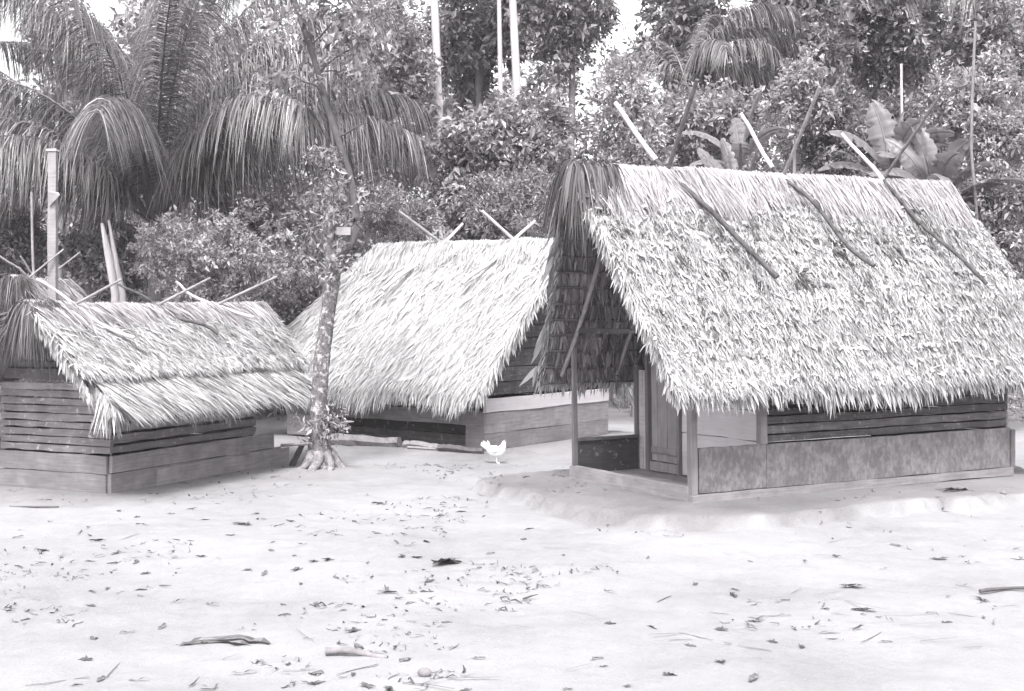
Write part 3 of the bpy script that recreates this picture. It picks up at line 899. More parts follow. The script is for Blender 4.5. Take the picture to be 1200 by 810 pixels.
# ------------------------------------------------------------------ hut C: the small slatted hut
def hut_c():
    L, W = C_L, C_W
    root = thing('thatched_hut', 'small low hut with slatted log walls and a two-tiered thatch roof', 'hut', (C_O[0], C_O[1], C_Z), (0, 0, C_YAW), 'thatched village huts')
    R = Roof(W, 0.33, (-0.42, 3.42), (-0.56, 2.95), 1.80 - C_Z, 0.92 - C_Z, 0.02, 0.05)
    R.lump = 0.03
    R2 = Roof(W, 0.50, (-0.30, 3.0), (-0.42, 2.70), 1.66 - C_Z, 0.82 - C_Z, 0.02, 0.02)
    R2.lump = 0.02
    for s in (-1, 1):
        R.slab(s, b1=0.8).build('roof_bedding', M['core'], root)
    mb = MB()
    tone = lambda a, b: 0.2 * (vnoise(a * 12, b * 5, 1, 51) - 0.5)
    R.leaves(mb, -1, 12, 1300, (0.10, 0.24), (0.006, 0.018), 0.5, (-0.02, 0.16), 0.0, 0.74, 0.06, 0.015, 0.4, lat=0.15, rmap=tone, stack=0.03, crumple=0.02)
    R.leaves(mb, -1, 2, 1500, (0.07, 0.13), (0.008, 0.022), 0.4, (0.0, 0.25), 0.68, 0.78, 0.3, 0.035, 0.4, rmap=tone)
    R.verge(mb, -1, -1, 900, (0.04, 0.12), (0.006, 0.016))
    R.verge(mb, -1, 1, 400, (0.10, 0.25), (0.008, 0.025))
    mb.build('thatch_slope', M['thatch_fine'], root)
    mb = MB()
    R2.leaves(mb, -1, 5, 1500, (0.2, 0.36), (0.006, 0.018), 0.22, (0.0, 0.12), 0.66, 0.9, 0.15, 0.0, 0.4, lat=0.35)
    R2.fringe(mb, -1, 2600, (0.08, 0.22), (0.006, 0.018), b=0.9, out=0.6)
    R2.verge(mb, -1, -1, 500, (0.06, 0.16), (0.006, 0.018))
    # loose tuft hanging at the near corner
    n = 140
    P = np.stack([U(-0.42, -0.12, n), U(-0.34, -0.2, n), U(0.93, 1.0, n)], -1)
    mb.strips(P, np.stack([RNG.normal(-0.1, .2, n), RNG.normal(0, .15, n), -np.ones(n)], -1), np.stack([-np.ones(n), RNG.normal(0, .5, n), RNG.normal(0, .3, n)], -1), U(.2, .42, n), U(.015, .035, n), np.zeros((n, 3)), (0.4, 1, 0.8, 0.1))
    mb.build('eave_thatch', M['thatch_fine'], root)
    mb = MB()
    R.leaves(mb, 1, 8, 160, (0.2, 0.4), (0.01, 0.03), 0.4, (0.0, 0.3))
    R.fringe(mb, 1, 500, (0.15, 0.35), (0.01, 0.03))
    R.verge(mb, 1, -1, 300, (0.12, 0.3), (0.01, 0.03))
    mb.build('thatch_slope', M['thatch_old'], root)
    mb = MB()
    R.cap(mb, 5500, (0.14, 0.28), (0.005, 0.013), lean=0.25)
    mb.build('ridge_cap', M['thatch_old'], root)
    mb = MB()
    R.droop(mb, -1, 1700, (0.3, 0.62), (0.006, 0.018), 0.35, 0.25)
    mb.build('ridge_fringe', M['thatch_dark'], root)
    ridge_pair(root, R, 0.206, 0.426, 0.52, 0.6, 0.42, 0.75, 0.017, M['pole_pale'], M['pole_mid'])
    ridge_pair(root, R, 1.459, 1.783, 0.5, 0.62, 1.75, 0.85, 0.018, M['pole_bark'], M['pole_mid'])
    ridge_pair(root, R, 2.459, 2.70, 0.3, 1.15, 2.9, 0.95, 0.019, M['pole_pale'], M['pole_mid'])
    # walls
    mb = MB()
    mb.box((-0.02, -0.022, -0.03), (1.05, 0.02, 0.185), 6, 0.005, 0, 0.45)
    mb.box((0.62, -0.044, -0.03), (2.93, -0.0235, 0.17), 8, 0.006, 0, 0.6)
    mb.box((0.0, -0.018, 0.19), (2.66, 0.02, 0.355), 10, 0.005, 0, 0.55)
    mb.box((1.06, -0.018, -0.03), (2.8, 0.02, 0.185), 6, 0.005, 0, 0.5)
    mb.build('base_board', M['wood_grey'], root)
    mb = MB()
    z = 0.365
    for h in (0.085, 0.095, 0.09, 0.085, 0.09, 0.09):
        mb.box((0.03, 0.0, z + 0.012), (L, 0.035, z + h - 0.008), 12, 0.007, 0, U(0.2, 0.8))
        z += h + 0.008
    mb.build('side_wall', M['wood_slat'], root)
    mb = MB()
    planks_x(mb, 0.03, L, W - 0.03, 0.03, [0.0, 0.2, 0.4, 0.6, 0.8])
    mb.build('side_wall', M['wood_slat'], root)
    mb = MB()
    z = 0.365
    gc = gable_clip(R, 0.0, W, 0.05)
    for i in range(9):
        h = 0.074 + U(-0.006, 0.006)
        y0 = 0.0 if z < 0.78 else 0.12
        mb.box((-0.02, y0 + U(-.01, .01), z + 0.009), (0.022, W - 0.01, z + h - 0.004), 8, 0.006, 1, U(0.2, 0.85))
        z += h
    mb.box((-0.01, 0.2, z + 0.03), (0.02, W - 0.05, z + 0.13), 6, 0.006, 1, 0.3)
    mb.box((0.0, 0.25, z + 0.15), (0.02, W - 0.2, z + 0.20), 6, 0.006, 1, 0.2)
    mb.box((0.0, 0.3, z + 0.22), (0.02, W - 0.3, z + 0.28), 6, 0.006, 1, 0.2)
    mb.box((0.0, 0.42, z + 0.30), (0.02, W - 0.42, z + 0.40), 6, 0.006, 1, 0.2)
    mb.build('gable_wall', M['wood_slat'], root)
    mb = MB()
    planks_y(mb, L - 0.03, 0.03, 0.02, W - 0.02, list(np.arange(0.0, 1.7, 0.17)), clip=gable_clip(R, 0.02, W - 0.02, 0.06))
    mb.build('gable_wall', M['wood_slat'], root)
    mb = MB()
    mb.box((-0.04, 0.03, -0.04), (-0.015, W, 0.175), 6, 0.006, 1, 0.35)
    mb.box((-0.042, 0.02, 0.183), (-0.015, W + 0.02, 0.355), 6, 0.005, 1, 0.3)
    mb.build('gable_board', M['wood_grey'], root)
    MB().box((-0.012, -0.012, 0.36), (0.0, 0.0, 0.85), 3, 0.002, 2).build('corner_post', M['wood_post'], root)
    return root


hut_a()
hut_b()
hut_c()


# two further huts, of which only roof pieces show
def far_hut(name_label, o, yaw, L, W, ov, zr, ze, poles, mat):
    root = thing('thatched_hut', name_label, 'hut', (o[0], o[1], 0.0), (0, 0, yaw), 'thatched village huts')
    R = Roof(W, ov, (-0.4, L + 0.35), (-0.3, L + 0.3), zr, ze, 0.02, 0.05)
    for s in (-1, 1):
        R.slab(s).build('roof_bedding', M['core'], root)
        mb = MB()
        R.leaves(mb, s, 12, 320, (0.2, 0.4), (0.010, 0.03), 0.4, (0.0, 0.3), 0, 1)
        R.fringe(mb, s, 900, (0.2, 0.4), (0.01, 0.03))
        R.verge(mb, s, -1, 500, (0.12, 0.3), (0.01, 0.03))
        R.verge(mb, s, 1, 300, (0.12, 0.3), (0.01, 0.03))
        mb.build('thatch_slope', mat, root)
    mb = MB()
    R.cap(mb, 1500, (0.2, 0.4), (0.008, 0.022))
    mb.build('ridge_cap', M['thatch_old'], root)
    mb = MB()
    R.droop(mb, -1, 900, (0.3, 0.6), (0.006, 0.018), 0.3)
    mb.build('ridge_fringe', M['thatch_dark'], root)
    for p in poles:
        ridge_pair(root, R, *p)
    mb = MB()
    hw = W / 2
    planks_x(mb, 0.0, L, 0.0, 0.03, [0.0, 0.22, 0.42, 0.6, 0.8])
    mb.build('side_wall', M['wood_grey'], root)
    mb = MB()
    planks_x(mb, 0.0, L, W - 0.03, 0.03, [0.0, 0.22, 0.42, 0.6, 0.8])
    mb.build('side_wall', M['wood_grey'], root)
    for x in (0.0, L - 0.03):
        mb = MB()
        planks_y(mb, x, 0.03, 0.035, W - 0.035, list(np.arange(0.0, zr - 0.2, 0.2)), clip=gable_clip(R, 0.035, W - 0.035, 0.1))
        mb.build('gable_wall', M['wood_dark'], root)
    return root


far_hut('dark weathered thatched hut cut by the frame beyond the small slatted hut', np.array([-5.32, 16.7]), math.radians(95), 2.2, 1.3, 0.32, 2.12, 0.9,
        [(0.1, 0.35, 0.45, 0.6, 0.3, 0.7, 0.016, M['pole_mid'], M['pole_mid']), (0.9, 1.2, 0.45, 0.6, 1.2, 0.7, 0.016, M['pole_mid'], M['pole_mid'])], M['thatch_old'])
far_hut('far thatched hut glimpsed in the gap between two nearer huts', np.array([-1.72, 22.6]), math.radians(91), 2.6, 2.2, 0.4, 2.15, 0.72,
        [(0.3, 0.6, 0.45, 0.6, 0.1, 0.9, 0.02, M['pole_pale'], M['pole_mid'])], M['thatch_old'])

# ------------------------------------------------------------------ foliage
def crown_leaves(mb, lobes, n, size, flat=0.55, per=14, spread=0.35, aspect=0.5, droop=0.1, shell=0.55):
    """leaf sprays spread through the lobes of a crown; lobes: rows of cx, cy, cz, rx, ry, rz"""
    lobes = np.asarray(lobes, float)
    vol = lobes[:, 3] * lobes[:, 4] * lobes[:, 5]
    pr = vol ** 0.72
    pr /= pr.sum()
    nc = max(1, n // per)
    k = RNG.choice(len(lobes), nc, p=pr)
    d = nrm(RNG.normal(0, 1, (nc, 3)))
    rr = U(shell * 0.6, 1.0, nc) ** 0.7 * (1 + RNG.normal(0, 0.16, nc)) * np.where(U(0, 1, nc) < 0.28, U(1.0, 1.65, nc), 1.0)
    c = lobes[k, :3] + d * rr[:, None] * lobes[k, 3:6]
    out = nrm(d + np.array([0, 0, 0.25]) + RNG.normal(0, 0.35, (nc, 3)))
    tone = RNG.normal(0, 0.2, nc)
    idx = np.repeat(np.arange(nc), per)
    N = len(idx)
    t = U(0, 1, N)
    sp = spread * size * 4
    base = c[idx] + out[idx] * (t * sp)[:, None] + RNG.normal(0, size * 0.55, (N, 3))
    base[:, 2] -= droop * sp * t * t
    ld = nrm(out[idx] * 0.6 + RNG.normal(0, 0.75, (N, 3)) + np.array([0, 0, -0.35]))
    ln = np.array([0, 0, 1.0]) * flat + RNG.normal(0, 0.5, (N, 3)) + out[idx] * 0.45
    L = size * U(0.6, 1.35, N) * np.clip(np.exp(RNG.normal(0, 0.3, nc)), 0.6, 1.45)[idx]
    rnd = np.clip(RNG.normal(0.5, 0.2, N) + tone[idx], 0, 1)
    mb.kites(base, ld, ln, L, L * aspect * U(0.8, 1.2, N), rnd)


def box_lobes(c, r, n, k=0.45, jitter=0.2):
    """n lobes scattered through an ellipsoid centred c, radii r"""
    d = nrm(RNG.normal(0, 1, (n, 3)))
    rad = U(0.25, 1, n) ** 0.5
    ctr = np.asarray(c) + d * rad[:, None] * np.asarray(r) * (1 - k * 0.75)
    s = U(0.65, 1.25, n)[:, None] * np.asarray(r) * k
    return np.hstack([ctr, s * np.clip(1 + RNG.normal(0, jitter, (n, 3)), 0.5, 1.7)])


def px_crown(box, Y, depth=0.75):
    """crown centre and radii from a photo box x0, y0, x1, y1 at distance Y"""
    x0, y0, x1, y1 = box
    p, q = at(x0, y1, Y), at(x1, y0, Y)
    c = (p + q) / 2
    r = np.array([(q[0] - p[0]) / 2, 0, (q[2] - p[2]) / 2])
    r[1] = max(r[0], r[2]) * depth
    return c, np.abs(r)


def limb(mb, p0, p1, r0, r1, n=8, wig=0.08, sides=7):
    t = np.linspace(0, 1, n)[:, None]
    p0, p1 = np.asarray(p0, float), np.asarray(p1, float)
    ln = np.linalg.norm(p1 - p0)
    pts = p0 + (p1 - p0) * t + np.sin(t * PI) * RNG.normal(0, wig, 3) * ln * 0.5 + np.sin(t * 2 * PI) * RNG.normal(0, wig, 3) * ln * 0.25
    pts[:, 2] += 0.12 * ln * np.sin(t[:, 0] * PI) * 0.4
    mb.tube(pts, np.linspace(r0, r1, n), sides, rough=0.08)


def tree(name, label, box, Y, leaf=('leaf_mid', 0.13), n=5000, lobes=9, k=0.45, bark='bark_mid', base_px=None, trunk_r=0.11, cat='tree', group='trees at the edge of the forest', flat=0.55, per=14, aspect=0.5, droop=0.1, depth=0.75, shell=0.55, spread=0.35):
    leaf, n = (leaf[0], leaf[1] * 0.8), int(n * 1.7)
    c, r = px_crown(box, Y, depth)
    bx = c[0] if base_px is None else (base_px - CX) / FPX * Y
    gz = float(ground_h(bx, Y))
    root = thing(name, label, cat, (bx, Y, gz), group=group)
    o = np.array([bx, Y, gz])
    lb = box_lobes(c - o, r, int(lobes * 1.6), k * 0.8, 0.3)
    mb = MB()
    top = (c - o) + np.array([0, 0, r[2] * 0.35])
    limb(mb, (0, 0, -0.1), top, trunk_r, trunk_r * 0.35, 12, 0.03, 9)
    st = np.array([0, 0, max(0.15, (c - o)[2] - r[2] * 1.1)])
    for q in lb:
        a = np.clip(U(0.3, 0.8), 0, 1)
        j = st * (1 - a) + top * a
        limb(mb, j * np.array([1, 1, 1]), q[:3], trunk_r * 0.38, trunk_r * 0.1, 7, 0.08, 6)
    mb.build('trunk', M[bark], root, smooth_=True)
    mb = MB()
    crown_leaves(mb, lb, n, leaf[1], flat, per, spread, aspect, droop, shell)
    mb.build('crown', M[leaf[0]], root)
    return root


# ---- palms
def frond(mb, base, az, el, L, arch=1.3, leaflet=0.6, width=0.03, n=70, droop=0.9, start=0.12, rr=0.02, twist=0.0, stem_rnd=0.4):
    """one feather frond: curved rachis with two rows of hanging leaflets"""
    K = 16
    t = np.linspace(0, 1, K)
    e = el - arch * t ** 1.4
    h = np.stack([np.cos(az) * np.cos(e), np.sin(az) * np.cos(e), np.sin(e)], -1) * L / (K - 1)
    pts = np.vstack([base, base + np.cumsum(h[:-1], 0)])
    mb.tube(pts, rr * np.linspace(1, 0.15, K), 6, rnd=stem_rnd)
    T = nrm(np.gradient(pts, axis=0))
    s = np.linspace(start, 0.995, n) + U(-0.003, 0.003, n)
    P = np.stack([np.interp(s, t, pts[:, i]) for i in range(3)], -1)
    Td = nrm(np.stack([np.interp(s, t, T[:, i]) for i in range(3)], -1))
    side = nrm(np.cross(Td, np.array([0, 0, 1.0])) + 1e-6)
    up = np.cross(side, Td)
    for sg in (-1, 1):
        ln = leaflet * (0.35 + 0.65 * np.sin(PI * np.clip(0.12 + 0.8 * s, 0, 1)) ** 0.7) * U(0.8, 1.15, n)
        d = side * sg * U(0.5, 1.0, n)[:, None] + Td * U(0.35, 0.75, n)[:, None] + up * U(-0.2, 0.45, n)[:, None]
        bend = np.stack([np.zeros(n), np.zeros(n), -droop * ln * U(0.6, 1.15, n)], -1)
        mb.strips(P, d, up + RNG.normal(0, 0.3, (n, 3)), ln * 0.72, width * U(0.7, 1.2, n), bend, (0.6, 1.0, 0.95, 0.6, 0.05), np.clip(RNG.normal(0.5, 0.22, n), 0, 1), fold=0.1)


def palm(name, label, base, trunk_h, fronds, trunk_r=0.11, bark='bark_mid', lean=(0, 0), leaf='leaf_palm', **kw):
    gz = float(ground_h(base[0], base[1]))
    root = thing(name, label, 'palm', (base[0], base[1], gz), group='palms behind the huts')
    top = np.array([lean[0], lean[1], trunk_h])
    mb = MB()
    limb(mb, (0, 0, -0.1), top, trunk_r * 1.2, trunk_r, 14, 0.01, 10)
    mb.build('trunk', M[bark], root, smooth_=True)
    for f in fronds:
        az, el, L, arch = f[:4]
        m = MB()
        frond(m, top + np.array([math.cos(az), math.sin(az), 0]) * 0.06, az, el, L, arch, **kw)
        m.build('frond', M[leaf], root)
    return root


r_ = math.radians
# azimuth: 0 = towards the right of the picture, 90 = away, 180 = left, 270 = towards the camera
F1 = [(r_(175), r_(62), 4.6, 1.45), (r_(200), r_(55), 4.2, 1.9), (r_(150), r_(70), 4.8, 1.3), (r_(100), r_(80), 5.0, 0.9), (r_(70), r_(80), 5.0, 1.0),
      (r_(30), r_(72), 4.8, 1.35), (r_(5), r_(60), 4.7, 1.6), (r_(345), r_(48), 4.6, 1.5), (r_(250), r_(78), 4.4, 1.3), (r_(290), r_(76), 4.5, 1.35),
      (r_(225), r_(48), 3.7, 1.75), (r_(15), r_(46), 4.4, 1.35), (r_(190), r_(36), 3.8, 1.5), (r_(320), r_(60), 4.0, 1.7), (r_(120), r_(60), 4.2, 1.5), (r_(270), r_(64), 3.6, 1.9), (r_(355), r_(75), 5.0, 1.5),
      (r_(60), r_(64), 4.6, 1.3), (r_(130), r_(74), 5.0, 1.1), (r_(215), r_(80), 4.6, 1.2), (r_(310), r_(82), 4.8, 1.2), (r_(20), r_(82), 5.2, 1.1), (r_(165), r_(78), 5.0, 1.2), (r_(340), r_(66), 4.6, 1.5), (r_(180), r_(50), 4.2, 1.5), (r_(90), r_(60), 4.4, 1.3)]
p = at(182, 255, 20.0)
palm('feather_palm', 'large feather palm with long drooping fronds rising behind the small slatted hut', (p[0], 20.0), p[2] - 0.05, F1, 0.10, 'bark_mid', leaflet=0.95, width=0.017, n=300, droop=1.1, rr=0.028)
p = at(20, 225, 22.0)
F2 = [(r_(a), r_(e), l, c) for a, e, l, c in ((170, 50, 3.2, 1.6), (200, 40, 3.0, 1.6), (30, 55, 3.2, 1.7), (0, 40, 3.0, 1.6), (60, 72, 3.6, 1.3), (120, 70, 3.6, 1.3), (250, 60, 3.0, 1.8), (300, 50, 3.0, 1.8), (340, 62, 3.4, 1.6))]
palm('feather_palm', 'smaller arching palm at the frame edge behind the tall squared post', (p[0], 22.0), p[2] - 0.1, F2, 0.10, 'bark_mid', leaflet=0.65, width=0.018, n=130, droop=0.9, rr=0.022)
p = at(105, 235, 23.0)
F3 = [(r_(a), r_(e), l, c) for a, e, l, c in ((170, 70, 4.4, 1.4), (150, 60, 4.2, 1.5), (110, 76, 4.6, 1.2), (200, 62, 3.8, 1.7), (60, 70, 4.2, 1.4), (20, 60, 3.6, 1.7), (240, 66, 3.4, 1.8), (300, 56, 3.2, 1.8))]
palm('feather_palm', 'loose-fronded palm standing just behind the largest palm', (p[0], 23.0), p[2], F3, 0.11, 'bark_mid', leaflet=0.8, width=0.018, n=150, droop=0.95, rr=0.024)
p = at(806, 88, 25.0)
F4 = [(r_(a), r_(e), l, c) for a, e, l, c in ((20, 74, 3.0, 2.0), (0, 66, 2.6, 2.2), (330, 58, 2.2, 2.2), (60, 78, 2.8, 1.9), (10, 40, 2.0, 1.8), (350, 78, 2.8, 2.1), (120, 72, 2.0, 1.9), (170, 62, 1.7, 2.1), (345, 30, 1.8, 1.4), (290, 62, 1.8, 2.2), (5, 10, 1.6, 0.6))]
palm('feather_palm', 'compact palm with downcurved fronds above the ridge of the largest hut', (p[0], 25.0), p[2] - 0.2, F4, 0.09, 'bark_dark', leaflet=0.6, width=0.02, n=150, droop=1.0, rr=0.02)
p = at(1066, 8, 29.2)
F5 = [(r_(a), r_(e), l, c) for a, e, l, c in ((180, 50, 2.6, 2.0), (0, 50, 2.8, 2.0), (30, 60, 3.0, 1.8), (150, 60, 3.0, 1.8), (220, 40, 2.4, 2.0), (320, 40, 2.6, 2.0), (270, 50, 2.4, 2.2), (90, 70, 3.0, 1.5), (250, 20, 2.2, 1.4), (295, 15, 2.2, 1.3))]
palm('feather_palm', 'tall palm with pale bare trunk and dark hanging fronds over the banana plants', (p[0], 29.2), p[2], F5, 0.085, 'bark_pale', leaf='leaf_dark', leaflet=0.7, width=0.022, n=110, droop=1.1, rr=0.02)

# ---- trees and shrubs in front of the forest
G2 = 'shrubs at the edge of the yard'
tree('leafy_shrub', 'rounded pale-leaved shrub under the fronds of the largest palm', (150, 238, 345, 385), 18.6, ('leaf_pale', 0.075), 9000, 16, 0.36, 'bark_mid', cat='shrub', group=G2, per=16, aspect=0.42, flat=0.4, trunk_r=0.05)
tree('leafy_shrub', 'dark straggling shrub at the foot of the tall squared post', (-30, 225, 70, 350), 20.5, ('leaf_mid', 0.10), 4500, 10, 0.42, 'bark_dark', cat='shrub', group=G2, trunk_r=0.05)
tree('leafy_shrub', 'leafy shrub growing round the split dead trunk', (70, 250, 180, 350), 20.5, ('leaf_mid', 0.10), 5000, 11, 0.42, 'bark_dark', cat='shrub', group=G2, trunk_r=0.05)
tree('leafy_shrub', 'low pale bush just above the left end of the shaggy pale hut', (415, 215, 520, 300), 22.0, ('leaf_pale', 0.075), 5000, 10, 0.42, 'bark_mid', cat='shrub', group=G2, trunk_r=0.05, aspect=0.42)
tree('leafy_shrub', 'dusky bush closing the gap behind the slim lichened tree', (295, 300, 430, 440), 24.0, ('leaf_mid', 0.11), 5000, 11, 0.42, 'bark_dark', cat='shrub', group=G2, trunk_r=0.05)
tree('leafy_shrub', 'tall dusky shrub rising behind the rounded pale-leaved shrub', (205, 175, 345, 330), 24.5, ('leaf_mid', 0.11), 5500, 11, 0.42, 'bark_dark', cat='shrub', group=G2, trunk_r=0.05)
tree('leafy_shrub', 'open twiggy bush between the shaggy pale hut and the roof of the largest hut', (540, 190, 690, 290), 21.0, ('leaf_mid', 0.085), 6500, 14, 0.4, 'bark_mid', cat='shrub', group=G2, trunk_r=0.05, aspect=0.35)
tree('leafy_shrub', 'small-leaved bush behind the back end of the largest hut', (1105, 180, 1240, 360), 18.6, ('leaf_mid', 0.085), 8500, 14, 0.4, 'bark_dark', cat='shrub', group=G2, trunk_r=0.06, aspect=0.5)
tree('leafy_shrub', 'pale bush with upright sprays between the two crossed ridge poles', (895, 75, 975, 160), 21.5, ('leaf_pale', 0.10), 3200, 8, 0.42, 'bark_mid', cat='shrub', group=G2, trunk_r=0.05)
tree('leafy_shrub', 'dark creeper-hung bush between the ridge poles and the banana plants', (925, 95, 1035, 235), 22.0, ('leaf_dark', 0.11), 5500, 11, 0.42, 'bark_dark', cat='shrub', group=G2, trunk_r=0.06)

G1 = 'trees at the edge of the forest'
tree('broadleaf_tree', 'bushy tree with glossy sunlit leaves over the shaggy pale hut', (480, 112, 690, 290), 23.5, ('leaf_mid', 0.15), 9500, 18, 0.36, 'bark_mid', trunk_r=0.13)
tree('broadleaf_tree', 'pale airy tree left of the tallest crossed ridge poles', (688, 45, 795, 250), 22.5, ('leaf_pale', 0.11), 5200, 12, 0.38, 'bark_mid', flat=0.9, trunk_r=0.09, base_px=745)
tree('broadleaf_tree', 'layered pale tree beneath the compact palm', (770, 80, 890, 210), 23.5, ('leaf_pale', 0.12), 6000, 12, 0.4, 'bark_mid', flat=0.9, trunk_r=0.09)
tree('broadleaf_tree', 'dense tall tree rising right of the compact palm', (850, -60, 1010, 130), 27.0, ('leaf_mid', 0.17), 9500, 15, 0.38, 'bark_dark', trunk_r=0.16)
tree('broadleaf_tree', 'pale spreading tree with layered feathery leaves behind the banana plants', (1085, 70, 1230, 200), 19.8, ('leaf_pale', 0.10), 7000, 14, 0.36, 'bark_mid', flat=1.2, trunk_r=0.08, base_px=1175)
tree('broadleaf_tree', 'dark tree standing behind the compact palm', (765, -60, 850, 140), 30.0, ('leaf_dark', 0.18), 5200, 10, 0.4, 'bark_dark', trunk_r=0.15)
tree('broadleaf_tree', 'slender tree at top centre beside the second bare pale trunk', (608, -60, 735, 100), 30.0, ('leaf_mid', 0.16), 6500, 12, 0.38, 'bark_mid', trunk_r=0.14)
tree('broadleaf_tree', 'narrow mid-grey tree right of the slim lichened tree', (425, -30, 520, 235), 26.5, ('leaf_mid', 0.14), 7500, 14, 0.36, 'bark_mid', trunk_r=0.13)
tree('broadleaf_tree', 'vine-draped dark tree between the bare pale trunks', (500, -60, 625, 140), 31.0, ('leaf_dark', 0.17), 7000, 13, 0.38, 'bark_dark', trunk_r=0.15)
tree('broadleaf_tree', 'shadowy tree round the tall palm with the bare trunk', (985, -60, 1110, 110), 28.3, ('leaf_dark', 0.17), 7000, 13, 0.38, 'bark_dark', trunk_r=0.15)
tree('broadleaf_tree', 'light-leaved tree in the upper right corner', (1095, -60, 1250, 110), 28.0, ('leaf_mid', 0.15), 7000, 13, 0.38, 'bark_mid', trunk_r=0.14)
tree('broadleaf_tree', 'faint open tree in the upper left against the white sky', (15, 0, 125, 150), 28.0, ('leaf_pale', 0.15), 2200, 9, 0.38, 'bark_mid', trunk_r=0.12)
tree('broadleaf_tree', 'tree behind the top of the largest palm', (235, 20, 345, 200), 27.0, ('leaf_mid', 0.15), 5200, 11, 0.38, 'bark_mid', trunk_r=0.13)
tree('broadleaf_tree', 'dark tree filling the space behind the banana plants', (1010, 110, 1130, 260), 24.5, ('leaf_dark', 0.13), 6000, 11, 0.4, 'bark_dark', trunk_r=0.1)


# bare tall trunks with their crowns far above
def tall_trunk(label, px, y_bot, Y, r, lean):
    x = (px - CX) / FPX * Y
    gz = float(ground_h(x, Y))
    root = thing('tall_tree', label, 'tree', (x, Y, gz), group='tall bare-trunked trees')
    H = 14.0
    mb = MB()
    limb(mb, (0, 0, -0.1), (lean * H, 0.2, H), r * 1.25, r * 0.7, 16, 0.004, 10)
    mb.build('trunk', M['bark_pale'], root, smooth_=True)
    lb = box_lobes(np.array([lean * H, 0, H + 0.8]), np.array([2.0, 2.0, 1.3]), 9)
    mb = MB()
    crown_leaves(mb, lb, 2600, 0.2)
    mb.build('crown', M['leaf_mid'], root)


tall_trunk('bare pale trunk rising over the middle of the shaggy pale hut', 524, 90, 26.0, 0.075, -0.032)
tall_trunk('thicker bare pale trunk leaning beside the roof of the largest hut', 619, 125, 27.0, 0.078, -0.044)
tall_trunk('thin pale trunk wrapped in vines close behind the thicker bare trunk', 592, 60, 27.6, 0.045, -0.010)


